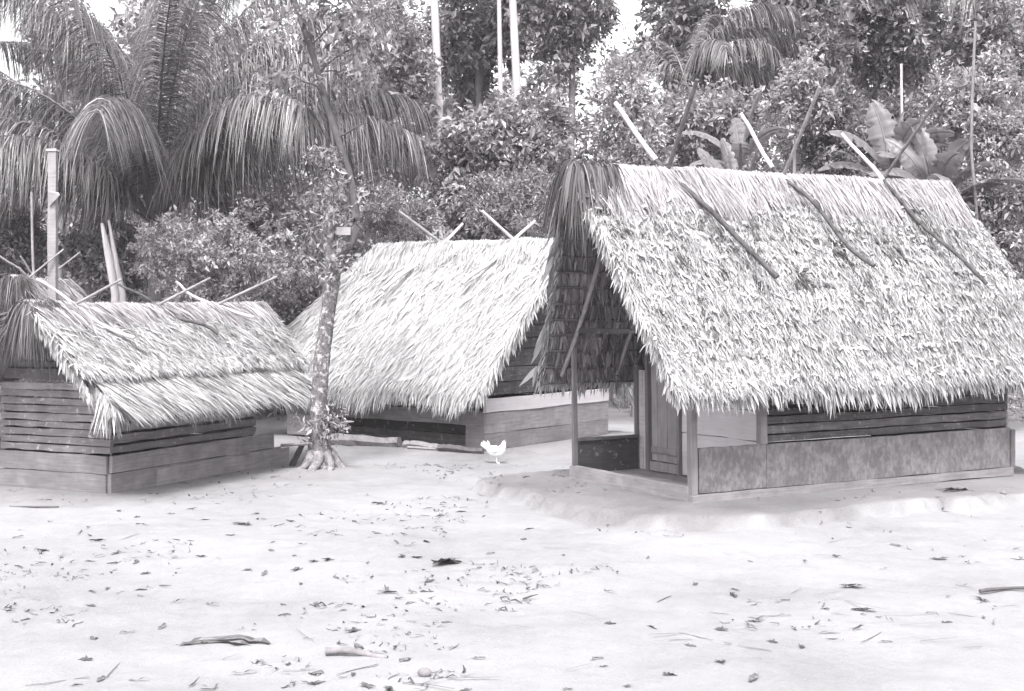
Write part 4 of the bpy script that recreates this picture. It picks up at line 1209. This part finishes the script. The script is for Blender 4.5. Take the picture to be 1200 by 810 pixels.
# ---- slim lichened tree in the yard
def yard_tree():
    b = gat(376, 553)
    Y = b[1]
    root = thing('slim_tree', 'slim lichen-spotted tree growing in the yard between the huts', 'tree', (b[0], Y, float(ground_h(b[0], Y))))
    o = np.array([b[0], Y, 0])
    q = lambda px, py, dy=0.0: at(px, py, Y + dy) - o
    mb = MB()
    pts = [q(375, 560), q(374, 520), q(373, 480), q(377, 430), q(383, 380), q(390, 330), q(396, 300), q(404, 288)]
    t = np.linspace(0, 1, 24)
    P = np.stack([np.interp(t, np.linspace(0, 1, 8), [p_[i] for p_ in pts]) for i in range(3)], -1)
    mb.tube(P, np.interp(t, [0, 0.06, 0.12, 0.2, 0.6, 1], [0.21, 0.165, 0.115, 0.092, 0.08, 0.085]), 14, rough=0.10)
    up = [q(398, 305), q(412, 290), q(417, 268), q(413, 221), q(395, 166), q(381, 122), q(373, 91), q(363, 59), q(343, 0), q(336, -40)]
    t = np.linspace(0, 1, 26)
    P = np.stack([np.interp(t, np.linspace(0, 1, 10), [p_[i] for p_ in up]) for i in range(3)], -1)
    mb2 = MB()
    mb2.tube(P, np.linspace(0.055, 0.024, 26), 8, rough=0.1)
    lf = [q(391, 330), q(385, 290), q(387, 250), q(383, 215), q(386, 190)]
    mb.tube(np.array(lf), [0.075, 0.07, 0.05, 0.04, 0.02], 8, rough=0.12)
    for a, c_, r in (((381, 122), (345, 95), .013), ((373, 91), (420, 60), .014), ((363, 59), (330, 40), .012), ((373, 91), (408, 92), .01), ((395, 166), (430, 150), .01), ((363, 59), (400, 25), .012), ((343, 0), (380, -40), .01)):
        limb(mb2, q(*a), q(*c_, U(-.4, .4)), r * 1.2, r * 0.5, 7, 0.08, 6)
    mb.build('trunk', M['bark_lichen'], root, smooth_=True)
    mb2.build('limb', M['bark_dark'], root, smooth_=True)
    mb = MB()
    for k in range(7):
        a = k * 2 * PI / 7 + U(-.25, .25)
        ln = U(0.12, 0.26)
        t = np.linspace(0, 1, 7)[:, None]
        dv = np.array([math.cos(a), math.sin(a), 0])
        pts = dv * (0.10 + ln * t) + np.array([0, 0, 1.0]) * (0.16 * (1 - t) ** 1.5 - 0.035 * t) + np.sin(t * 5) * np.array([-dv[1], dv[0], 0]) * 0.03
        mb.tube(pts, np.linspace(0.065, 0.032, 7), 9, rough=0.32)
    mb.build('root', M['bark_root'], root, smooth_=True)
    # leafy epiphytes on the stem and crown sprays
    mb = MB()
    ep = []
    for px, py, r in ((370, 500, .12), (360, 508, .1), (385, 508, .12), (392, 498, .07)):
        c_ = q(px, py, -0.05)
        ep.append([*c_, r, r, r * 0.7])
    crown_leaves(mb, ep, 420, 0.07, 0.3, 10, 0.3, 0.35)
    ep = []
    for px, py, r in ((388, 320, .12), (384, 260, .16), (390, 215, .16), (380, 190, .14), (400, 300, .10), (410, 240, .10), (386, 185, .12)):
        c_ = q(px, py, -0.05)
        ep.append([*c_, r, r, r * 1.3])
    crown_leaves(mb, ep, 1100, 0.06, 0.2, 10, 0.3, 0.35, droop=0.5)
    mb.build('epiphyte', M['leaf_mid'], root)
    mb = MB()
    lb = []
    for px, py, rx, rz in ((345, 88, .25, .18), (420, 55, .32, .28), (335, 40, .22, .2), (408, 95, .22, .14), (400, 20, .34, .25), (430, 20, .25, .25), (380, -30, .4, .25), (350, 100, .2, .12), (440, 90, .2, .14), (325, 110, .25, .12)):
        c_ = q(px, py, U(-.3, .3))
        lb.append([*c_, rx, rx, rz])
    crown_leaves(mb, lb, 1700, 0.085, 0.7, 10, 0.35, 0.5)
    mb.build('crown', M['leaf_mid'], root)
    # small pale board fixed at the fork
    bd = MB().box(q(394, 281, -0.09), q(411, 272, -0.07), 3, 0.003, 0, 0.9)
    o2 = bd.build('nailed_board', M['wood_grey'], root)
    return root


yard_tree()


# ---- banana plants
def banana_leaf(mb, base, az, el, L, Wd, arch, seed=0, roll=0.0):
    K, C = 30, 4
    L, Wd = L * 0.92, Wd * 0.9
    t = np.linspace(0, 1, K)
    e = el - arch * t ** 1.6
    h = np.stack([np.cos(az) * np.cos(e), np.sin(az) * np.cos(e), np.sin(e)], -1) * L / (K - 1)
    pts = np.vstack([base, base + np.cumsum(h[:-1], 0)])
    T = nrm(np.gradient(pts, axis=0))
    side = nrm(np.cross(T, np.array([0, 0, 1.0])) + 1e-6)
    up = np.cross(side, T)
    side = side * math.cos(roll) + up * math.sin(roll)
    up = np.cross(side, T)
    wv = Wd * np.clip(np.sin(PI * np.clip((t - 0.16) / 0.86, 0, 1)), 0, 1) ** 0.5
    for sg in (-1, 1):
        V = []
        for c in range(C):
            f = c / (C - 1)
            wob = 1 + (U(-0.08, 0.05, K) - np.where(U(0, 1, K) < 0.22, U(0.2, 0.6, K), 0) if c >= C - 2 else 0)
            V.append(pts + side * sg * (wv * f * wob * 0.5)[:, None] + up * (wv * (0.22 * f - 0.30 * f * f))[:, None])
        V = np.stack(V, 1)
        F = []
        for k in range(K - 1):
            for c in range(C - 1):
                a = k * C + c
                F.append((a, a + 1, a + C + 1, a + C))
        rn = np.repeat(np.clip(0.5 + RNG.normal(0, 0.12, K - 1), 0, 1), C - 1)
        mb.add(V.reshape(-1, 3), F, rn)
    mb.tube(pts, np.linspace(0.025, 0.006, K), 6, rnd=0.8)


def banana(label, px, Y, ztop, leaves):
    x = (px - CX) / FPX * Y
    gz = float(ground_h(x, Y))
    root = thing('banana_plant', label, 'plant', (x, Y, gz), group='banana plants behind the largest hut')
    mb = MB()
    limb(mb, (0, 0, -0.05), (0, 0, ztop - gz), 0.10, 0.06, 10, 0.01, 10)
    mb.build('stem', M['bark_mid'], root, smooth_=True)
    for az, el, L, Wd, arch, roll in leaves:
        m = MB()
        banana_leaf(m, np.array([0, 0, ztop - gz - 0.05 + U(-.1, .1)]), r_(az), r_(el), L, Wd, arch, 0, roll)
        m.build('leaf', M['leaf_banana'], root, smooth_=True)


banana('pale banana plant between the tallest and second pairs of ridge poles', 868, 19.0, 3.75, [(30, 82, 1.3, .34, .5, .8), (165, 55, 1.2, .32, 1.3, .3), (200, 30, 1.0, .3, 1.4, .2), (320, 60, 1.1, .3, 1.6, .3), (260, 55, .9, .32, 1.4, .1), (90, 70, 1.2, .3, .8, .5)])
banana('cluster of upright young banana leaves behind the ridge of the largest hut', 865, 18.2, 3.05, [(170, 68, 1.1, .24, .5, 1.1), (120, 80, 1.2, .24, .4, 1.2), (40, 76, 1.15, .26, .4, 1.0), (10, 62, 1.0, .24, .6, .9), (230, 80, .9, .24, .4, 1.2)])
banana('big banana plant with one broad upright leaf behind the third pair of ridge poles', 1045, 18.9, 3.6, [(140, 84, 1.35, .48, .35, 1.2), (190, 60, 1.3, .36, 1.2, .6), (340, 66, 1.2, .4, 1.6, .5), (20, 50, 1.3, .4, 1.3, .3), (290, 75, 1.2, .36, 1.6, .7), (250, 50, 1.1, .4, 1.6, .2), (90, 70, 1.3, .4, .8, .5), (170, 40, 1.2, .34, 1.3, .4), (5, 72, 1.2, .36, 1.8, .6), (60, 76, 1.3, .4, .7, 1.1)])
banana('broad-leaved banana plant nearest to the back end of the largest roof', 1095, 18.3, 3.15, [(150, 74, 1.3, .38, .9, .9), (20, 78, 1.4, .42, .9, .8), (190, 50, 1.2, .36, 1.2, .4), (340, 40, 1.4, .36, 1.1, .3), (60, 60, 1.2, .36, 1.0, .6), (280, 70, 1.1, .4, 1.5, .6), (225, 80, 1.3, .36, 1.1, 1.0), (310, 82, 1.2, .34, 1.0, 1.1), (0, 60, 1.3, .38, 1.6, .5), (350, 20, 1.2, .34, .9, .2), (205, 70, 1.2, .36, 1.7, .6), (120, 84, 1.5, .36, .5, 1.2), (265, 64, 1.0, .38, 1.9, .4)])
banana('low banana plant half hidden by the third pair of ridge poles', 1060, 18.0, 2.75, [(170, 60, 1.0, .32, 1.1, .6), (100, 80, 1.1, .36, .5, 1.0), (30, 70, 1.1, .34, .9, .8), (350, 45, 1.1, .32, 1.0, .4), (250, 72, .9, .34, 1.2, .6)])

# thin standing stems
def stem(name, label, cat, pts, r0, r1, mat, Y, dy=0.0):
    P = [at(px, py, Y) for px, py in pts]
    P[-1][2] = float(ground_h(P[-1][0], Y)) - 0.05
    o = P[-1].copy()
    root_pts = np.array(P[::-1]) - o
    t = np.linspace(0, 1, 18)
    k = np.linspace(0, 1, len(P))
    Q = np.stack([np.interp(t, k, root_pts[:, i]) for i in range(3)], -1)
    ob = MB().tube(Q, np.linspace(r0, r1, 18), 9, rough=0.08).build(name, mat, None, tuple(o), smooth_=True)
    return tag(ob, label, cat)


stem('sapling', 'thin pale sapling stem against the dark bush at the right edge', 'sapling', [(1143, 25), (1139, 120), (1138, 180), (1145, 250), (1150, 420)], 0.024, 0.018, M['bark_mid'], 18.1)
stem('sapling', 'short thin stem between the broad banana leaves', 'sapling', [(1056, 75), (1057, 140), (1056, 200), (1056, 420)], 0.02, 0.018, M['bark_pale'], 19.6)
stem('stake', 'thin pale stake beside the tall squared post', 'stake', [(37, 225), (38, 290), (40, 335), (41, 480)], 0.020, 0.016, M['pole_mid'], 17.4)

# tall squared post with a board bracket
x, Y = at(62, 300, 17.0)[0], 17.0
post = thing('tall_post', 'tall squared pale post with a pointed board nailed near its top', 'post', (x, Y, 0))
top = at(62, 175, Y)[2]
mb = MB()
mb.box((-0.05, -0.05, -0.1), (0.05, 0.05, top - 0.03), 12, 0.006, 2, 0.8)
mb.build('shaft', M['wood_grey'], post)
mb = MB()
mb.box((-0.058, -0.06, top - 0.029), (0.058, 0.06, top), 2, 0.003, 2, 1.0)
mb.build('lit_top', M['wood_pale'], post)  # pale slice added: light on the post's top put into colour
mb = MB()
z = at(62, 230, Y)[2]
mb.add([(-0.03, -0.056, z + 0.06), (0.10, -0.075, z + 0.04), (0.13, -0.12, z - 0.0), (-0.02, -0.056, z - 0.13), (-0.03, -0.07, z + 0.06), (0.10, -0.095, z + 0.04), (0.13, -0.14, z), (-0.02, -0.072, z - 0.13)],
       [(3, 2, 1, 0), (4, 5, 6, 7), (0, 1, 5, 4), (1, 2, 6, 5), (2, 3, 7, 6), (3, 0, 4, 7)], 0.8)
mb.build('bracket_board', M['wood_grey'], post)

# split dead trunk
b0 = at(140, 345, 19.0)
root = thing('dead_tree', 'pale split dead trunk leaning among the shrubs', 'dead tree', (b0[0] + 0.1, 19.0, float(ground_h(b0[0], 19.0))))
o = np.array([b0[0] + 0.1, 19.0, float(ground_h(b0[0], 19.0))])
mb = MB()
for pts, r in (([(135, 520), (136, 345), (128, 300), (120, 262)], .065), ([(143, 520), (143, 345), (136, 310), (127, 258)], .05)):
    P = np.array([at(a, b, 19.0) for a, b in pts]) - o
    P[0][2] = -0.1
    P[:, 1] += U(-.04, .04)
    mb.tube(P, [r, r, r * .8, r * .35], 9, rough=0.15)
mb.build('split_stem', M['bark_pale'], root, smooth_=True)

# leaning pole in front of the far hut
def rod(name, label, cat, p0, p1, r, mat, nside=9, rough=0.1):
    p0, p1 = np.array(p0), np.array(p1)
    t = np.linspace(0, 1, 10)[:, None]
    pts = (p1 - p0) * t + np.sin(t * 6) * RNG.normal(0, r * 0.15, 3)
    ob = MB().tube(pts, np.linspace(r, r * .85, 10), nside, rough=rough).build(name, mat, None, tuple(p0), smooth_=nside > 7)
    return tag(ob, label, cat)


# ---- forest behind everything
def forest():
    mb = MB()
    for yy, n, sz in ((33.0, 70000, 0.16), (37.0, 60000, 0.19), (42.0, 50000, 0.22)):
        lb = []
        for k in range(120):
            x = U(-17, 18)
            px = CX + x / yy * FPX
            lim = 9.5 if px > 120 else 5.0
            if 280 < px < 345:
                lim = 8.2
            if 682 < px < 716:
                lim = 8.0
            z = U(0.6, lim)
            r = U(0.9, 1.7)
            py = HY - (z - CAMZ) / yy * FPX
            if 672 < px < 790 and 20 < py < 165:
                continue
            lb.append((x, yy + U(-1.2, 1.2), min(z, lim - r * 0.6), r, r * 0.8, r * U(0.7, 1.0)))
        crown_leaves(mb, lb, n, sz, 0.55, 14, 0.35, 0.5, shell=0.3)
    o = mb.build('forest', M['leaf_mid'])
    tag(o, 'distant mass of rainforest foliage closing the yard behind all other trees', 'forest', kind='stuff')
    mb = MB()
    lb = []
    for k in range(150):
        x = U(-13, 15)
        y = U(21.8, 33)
        r = U(0.4, 1.0)
        lb.append((x, y, U(0.1, 0.5) + float(ground_h(x, y)), r, r, r * 0.8))
    crown_leaves(mb, lb, 36000, 0.12, 0.6, 14, 0.35, 0.45)
    tag(mb.build('undergrowth', M['leaf_mid']), 'low tangled undergrowth along the forest edge behind the huts', 'undergrowth', kind='stuff')


forest()


# ------------------------------------------------------------------ small things in the yard
def hen():
    g = gat(582, 540, 0.02)
    x, Y = g[0], g[1] - 0.1
    gz = float(ground_h(x, Y))
    mb = MB()
    # tail at the left, head at the right; one loft from tail root to crown of the head
    sp = np.array([(-0.135, 0, .205), (-0.10, 0, .19), (-0.05, 0, .165), (0.0, 0, .155), (0.045, 0, .165), (0.075, 0, .195), (0.092, 0, .235), (0.10, 0, .268), (0.108, 0, .288), (0.118, 0, .292)])
    rd = np.array([.02, .055, .080, .088, .080, .060, .040, .029, .027, .012])
    mb.tube(sp, rd, 12, rough=0.03)
    # tail feathers, wings, legs, beak
    n = 26
    mb.strips(np.tile([-0.115, 0, .205], (n, 1)) + RNG.normal(0, .018, (n, 3)), np.stack([-U(.3, 1, n), RNG.normal(0, .25, n), U(.5, 1.3, n)], -1), np.tile([0, 1.0, 0], (n, 1)), U(.06, .105, n), np.full(n, .026), np.stack([-U(0, .03, n), np.zeros(n), np.zeros(n)], -1), (0.8, 1, .9, 0.3))
    for s in (-1, 1):
        mb.tube([(0.04, s * .06, .18), (-0.02, s * .078, .17), (-0.09, s * .06, .165)], [.025, .04, .012], 8, flat=0.4)
        mb.tube([(0.01, s * .03, .11), (0.0, s * .03, .06), (0.008, s * .03, .008)], [.02, .009, .007], 6)
        for a in (-.6, 0, .6):
            mb.tube([(0.005, s * .03, .008), (0.005 + .04 * math.cos(a), s * .03 + .04 * math.sin(a), .005)], [.005, .003], 5)
    o = mb.build('hen', M['feather'], None, (x, Y, gz), smooth_=True)
    o.scale = (0.84, 0.84, 0.84)
    tag(o, 'white hen standing on the sand before the plank gable', 'hen')
    cb = MB()
    cb.tube([(0.10, 0, .305), (0.11, 0, .318), (0.122, 0, .306)], [.006, .011, .006], 6, flat=0.5)
    cb.tube([(0.126, 0, .291), (0.146, 0, .284)], [.007, .001], 6)
    cb.build('comb', M['comb'], o, smooth_=True)


hen()


def log(name, label, px0, px1, py, r, Y0, Y1, mat, z=None):
    p0, p1 = at(px0, py, Y0), at(px1, py, Y1)
    for q in (p0, p1):
        q[2] = float(ground_h(q[0], q[1])) + r * 0.85
    return rod(name, label, 'log', p0, p1, r, mat, 6, 0.16)


log('log', 'thick pale squared log lying against the shaggy hut behind the slim tree', 388, 468, 520, 0.08, 17.55, 17.15, M['pole_mid'])
log('log', 'short split log end to end with the thick pale log', 474, 520, 522, 0.05, 17.1, 16.75, M['pole_mid'])
log('log', 'dark rough log nearest the hen beside the hut corner', 514, 566, 525, 0.045, 16.7, 16.35, M['bark_dark'])
log('stick', 'forked pale stick lying on top of the short logs', 478, 512, 517, 0.02, 16.95, 16.75, M['pole_mid'])
# bark slab and branch leaning against the slim tree
b = gat(342, 546)
rod('bark_slab', 'dark bark slab leaning against the foot of the slim tree', 'bark', b, at(356, 517, b[1] - 0.1), 0.035, M['bark_dark'])
b = at(330, 522, 15.1)
rod('branch', 'thin horizontal branch caught in the plants at the foot of the slim tree', 'branch', b, at(365, 520, 14.75), 0.018, M['pole_mid'])


# leaf litter
def curled_leaf(L, W, curl, rnd, twist=0.0):
    K = 9
    t = np.linspace(0, 1, K)
    wv = W * np.sin(PI * np.clip(0.06 + 0.9 * t, 0, 1)) ** 0.8
    x = (t - 0.5) * L
    z = 0.006 + curl * L * (np.abs(t - 0.5) * 2) ** 2 * 0.5 + 0.02 * L * np.sin(t * 9)
    V = np.zeros((K, 5, 3))
    for c, f in enumerate((-1, -0.5, 0, 0.5, 1)):
        V[:, c, 0] = x
        V[:, c, 1] = wv * f * 0.5 + twist * L * np.sin(t * 3)
        V[:, c, 2] = z + wv * 0.55 * f * f * (0.4 + curl) + U(-.1, .1, K) * W * 0.3
    V[:, :, 2] = np.maximum(V[:, :, 2], 0.003)
    F = []
    for k in range(K - 1):
        for c in range(4):
            a = k * 5 + c
            F.append((a, a + 1, a + 6, a + 5))
    return MB().add(V.reshape(-1, 3), F, np.clip(rnd + RNG.normal(0, .1, len(F)), 0, 1))


def crumpled(L, W, rnd, k):
    """a shrivelled leaf: a few ragged blades curled over one another"""
    mb = MB()
    for j in range(k):
        K = 8
        t = np.linspace(0, 1, K)
        a = U(-.5, .5) + (PI if RNG.uniform() < .4 else 0)
        ln = L * U(.55, 1.0)
        c = np.stack([(t - .5) * ln, np.cumsum(RNG.normal(0, .03 * L, K)), np.abs(np.cumsum(RNG.normal(0, .022 * L, K))) + .004], -1)
        hw = W * (np.sin(PI * np.clip(.05 + .9 * t, 0, 1)) ** .7) * U(.45, 1.2, K) * .5
        V = np.zeros((K, 3, 3))
        V[:, 0] = c + np.stack([np.zeros(K), hw, U(-.1, .9, K) * hw], -1)
        V[:, 1] = c
        V[:, 2] = c - np.stack([np.zeros(K), hw * U(.3, 1, K), U(-.6, .3, K) * hw], -1)
        ca, sa = math.cos(a), math.sin(a)
        x, y = V[..., 0].copy(), V[..., 1].copy()
        V[..., 0], V[..., 1] = x * ca - y * sa, x * sa + y * ca
        V[..., 2] = np.maximum(V[..., 2], .003)
        F = [(q * 3 + e, q * 3 + e + 1, q * 3 + e + 4, q * 3 + e + 3) for q in range(K - 1) for e in (0, 1)]
        mb.add(V.reshape(-1, 3), F, np.clip(rnd + RNG.normal(0, .15, len(F)), 0, 1))
    return mb


protos = [crumpled(0.18, 0.04, 0.45, 1), crumpled(0.15, 0.03, 0.3, 2), crumpled(0.22, 0.03, 0.55, 1), crumpled(0.13, 0.035, 0.4, 2), crumpled(0.24, 0.035, 0.35, 3), crumpled(0.16, 0.045, 0.6, 1)]
protos = [q.build('dry_leaf', M['leaf_dry']) for q in protos]
used = [False] * 6
spots = [(500, 637), (525, 663), (715, 693), (860, 700), (815, 685), (1000, 687), (1128, 684), (885, 797), (845, 742), (845, 780), (1110, 727), (885, 729), (100, 770), (150, 740), (165, 690),
         (65, 675), (125, 690), (235, 655), (210, 703), (165, 697), (250, 706), (370, 705), (370, 795), (715, 730), (160, 660), (50, 650), (30, 690), (290, 670), (345, 655), (340, 610), (415, 610), (480, 640),
         (632, 687), (560, 770), (470, 655), (240, 610), (105, 620), (60, 610), (200, 600), (300, 600), (450, 590), (540, 600), (620, 620), (940, 760), (1050, 640), (1100, 655), (1150, 700), (980, 655), (760, 655),
         (1035, 668), (880, 660), (700, 770), (90, 800), (120, 790), (335, 798), (430, 800), (455, 803), (545, 805), (785, 790), (735, 800), (385, 660), (320, 640), (270, 630), (20, 630), (140, 610), (395, 630), (575, 650), (660, 655)]
spots += [(U(20, 640), U(590, 720)) for _ in range(36)] + [(U(640, 1180), U(640, 790)) for _ in range(12)] + [(U(40, 480), U(730, 800)) for _ in range(12)]
for i, (px, py) in enumerate(spots):
    k = int(U(0, 6))
    o = protos[k] if not used[k] else protos[k].copy()
    if used[k]:
        COL.objects.link(o)
    used[k] = True
    g = gat(px, py)
    s = U(0.45, 0.9) if i >= 12 else U(0.7, 1.1)
    o.location = (g[0], g[1], float(ground_h(g[0], g[1])))
    o.rotation_euler = (U(-.12, .12), U(-.12, .12), U(0, 6.28))
    o.scale = (s, s, s)
    tag(o, 'small dry curled leaf lying on the bare sand', 'dry leaf', 'dry leaves scattered over the sand')
for k in range(6):
    if not used[k]:
        bpy.data.objects.remove(protos[k])


def ground_obj(mb, name, label, cat, px, py, rz, mat, sm=False):
    g = gat(px, py)
    o = mb.build(name, mat, None, (g[0], g[1], float(ground_h(g[0], g[1]))), smooth_=sm)
    o.rotation_euler = (0, 0, rz)
    return tag(o, label, cat)


sheath = ground_obj(crumpled(0.50, 0.10, 0.6, 2), 'palm_sheath', 'long dry curled palm sheath, largest piece of litter on the sand', 'palm sheath', 277, 748, 0.05, M['leaf_dry'])
sheath.scale = (1, 1, 0.5)
ground_obj(crumpled(0.32, 0.10, 0.25, 3), 'dead_leaf', 'broad dark dead leaf in the centre of the yard', 'dead leaf', 523, 664, 0.1, M['leaf_dry'])
ground_obj(crumpled(0.36, 0.08, 0.2, 2), 'bark_strip', 'dark strip of bark on the earth mound below the largest hut', 'bark strip', 1118, 590, -0.25, M['leaf_dry'])
t = np.linspace(0, 1, 9)[:, None]
ground_obj(MB().tube((t - .5) * np.array([.34, -.05, 0]) + np.sin(t * 5) * np.array([0, .015, .008]) + np.array([0, 0, .015]), np.linspace(.02, .012, 9), 8, rough=.2), 'broken_branch', 'short knobbly broken branch beside the long palm sheath', 'branch', 418, 766, -0.1, M['bark_mid'], True)
ground_obj(MB().tube((t - .5) * np.array([.5, .03, 0]) + np.sin(t * 4) * np.array([0, .02, .006]) + np.array([0, 0, .012]), np.linspace(.013, .008, 9), 7, rough=.15), 'broken_branch', 'straight dark stick at the far right of the sand', 'branch', 1190, 691, 0.15, M['bark_dark'], True)
ground_obj(MB().tube((t - .5) * np.array([.44, .02, 0]) + np.array([0, 0, .01]), np.linspace(.012, .007, 9), 7, rough=.15), 'broken_branch', 'thin straight stick before the small slatted hut', 'branch', 40, 593, 0.02, M['bark_dark'], True)


def pebble(label, px, py, r, name='stone'):
    K = 7
    ang = np.linspace(-PI / 2, PI / 2, K)
    pts = np.stack([np.zeros(K), np.zeros(K), r * 0.7 * np.sin(ang) + r * 0.45], -1)
    ground_obj(MB().tube(pts, np.maximum(r * np.cos(ang), r * .05), 10, rough=.14), name, label, 'stone', px, py, U(0, 3), M['stone'], True)


pebble('round dark stone beside the broken branch on the sand', 497, 789, 0.035)
pebble('tiny dark stone at the outer edge of the earth mound', 1176, 591, 0.03)


def litter():
    n = 5200
    px = np.concatenate([U(-40, 720, int(n * .65)), U(500, 1250, n - int(n * .65))])
    py = 545 + 300 * U(0, 1, n) ** 1.5
    Y = CAMZ * FPX / (py - HY)
    X = (px - CX) / FPX * Y
    keep = vnoise(X, Y, 1.1, 61) * 0.8 + vnoise(X, Y, 4, 62) * 0.5 + np.where(px < 620, 0.1, -0.06) > 0.84
    for o_, yw, l_, w_ in ((A_O, A_YAW, A_L, A_W), (B_O, B_YAW, B_L, B_W), (C_O, C_YAW, C_L, C_W)):
        keep &= rect_dist(X, Y, o_, yw, l_, w_) > 0.1
    X, Y = X[keep], Y[keep]
    n = len(X)
    P = np.stack([X, Y, ground_h(X, Y) + 0.006], -1)
    a = U(0, 6.28, n)
    d = np.stack([np.cos(a), np.sin(a), U(-.02, .06, n)], -1)
    mb = MB()
    mb.strips(P, d, np.stack([RNG.normal(0, .4, n), RNG.normal(0, .4, n), np.ones(n)], -1), U(.02, .10, n), U(.005, .018, n), np.stack([RNG.normal(0, .015, n), RNG.normal(0, .015, n), U(0, .008, n)], -1), (.4, 1, .8, .2), np.clip(RNG.normal(.32, .25, n), 0, 1), crumple=.10)
    m = 60
    px, py = U(0, 1200, m), 560 + 240 * U(0, 1, m)
    Y = CAMZ * FPX / (py - HY)
    X = (px - CX) / FPX * Y
    a = U(0, 6.28, m)
    P = np.stack([X, Y, ground_h(X, Y) + 0.008], -1)
    mb.strips(P, np.stack([np.cos(a), np.sin(a), np.zeros(m)], -1), np.tile([0, 0, 1.0], (m, 1)), U(.08, .3, m), U(.004, .009, m), np.stack([RNG.normal(0, .04, m), RNG.normal(0, .04, m), np.full(m, .004)], -1), (1, 1, 1, .6), U(0, .8, m))
    tag(mb.build('leaf_litter', M['leaf_dry']), 'fine leaf crumbs and twig ends strewn over the sand', 'leaf litter', kind='stuff')


litter()


# ------------------------------------------------------------------ haze volume added to lift the dark tones
def haze():
    mb = MB()
    lo, hi = (-60, -8, -1.6), (60, 62, 18)
    mb.box(lo, hi)
    m = bpy.data.materials.new('lift_haze')
    m.use_nodes = True
    nt = m.node_tree
    nt.nodes.remove(nt.nodes['Principled BSDF'])
    v = nt.nodes.new('ShaderNodeVolumePrincipled')
    v.inputs['Color'].default_value = (0.97, 0.94, 0.97, 1)
    v.inputs['Density'].default_value = 0.0012
    v.inputs['Anisotropy'].default_value = 0.2
    nt.links.new(v.outputs[0], nt.nodes['Material Output'].inputs['Volume'])
    o = mb.build('haze', m)
    tag(o, 'thin haze added over the clearing and forest edge to lift the blacks', 'haze', kind='stuff')


haze()
SC.cycles.volume_bounces = 0
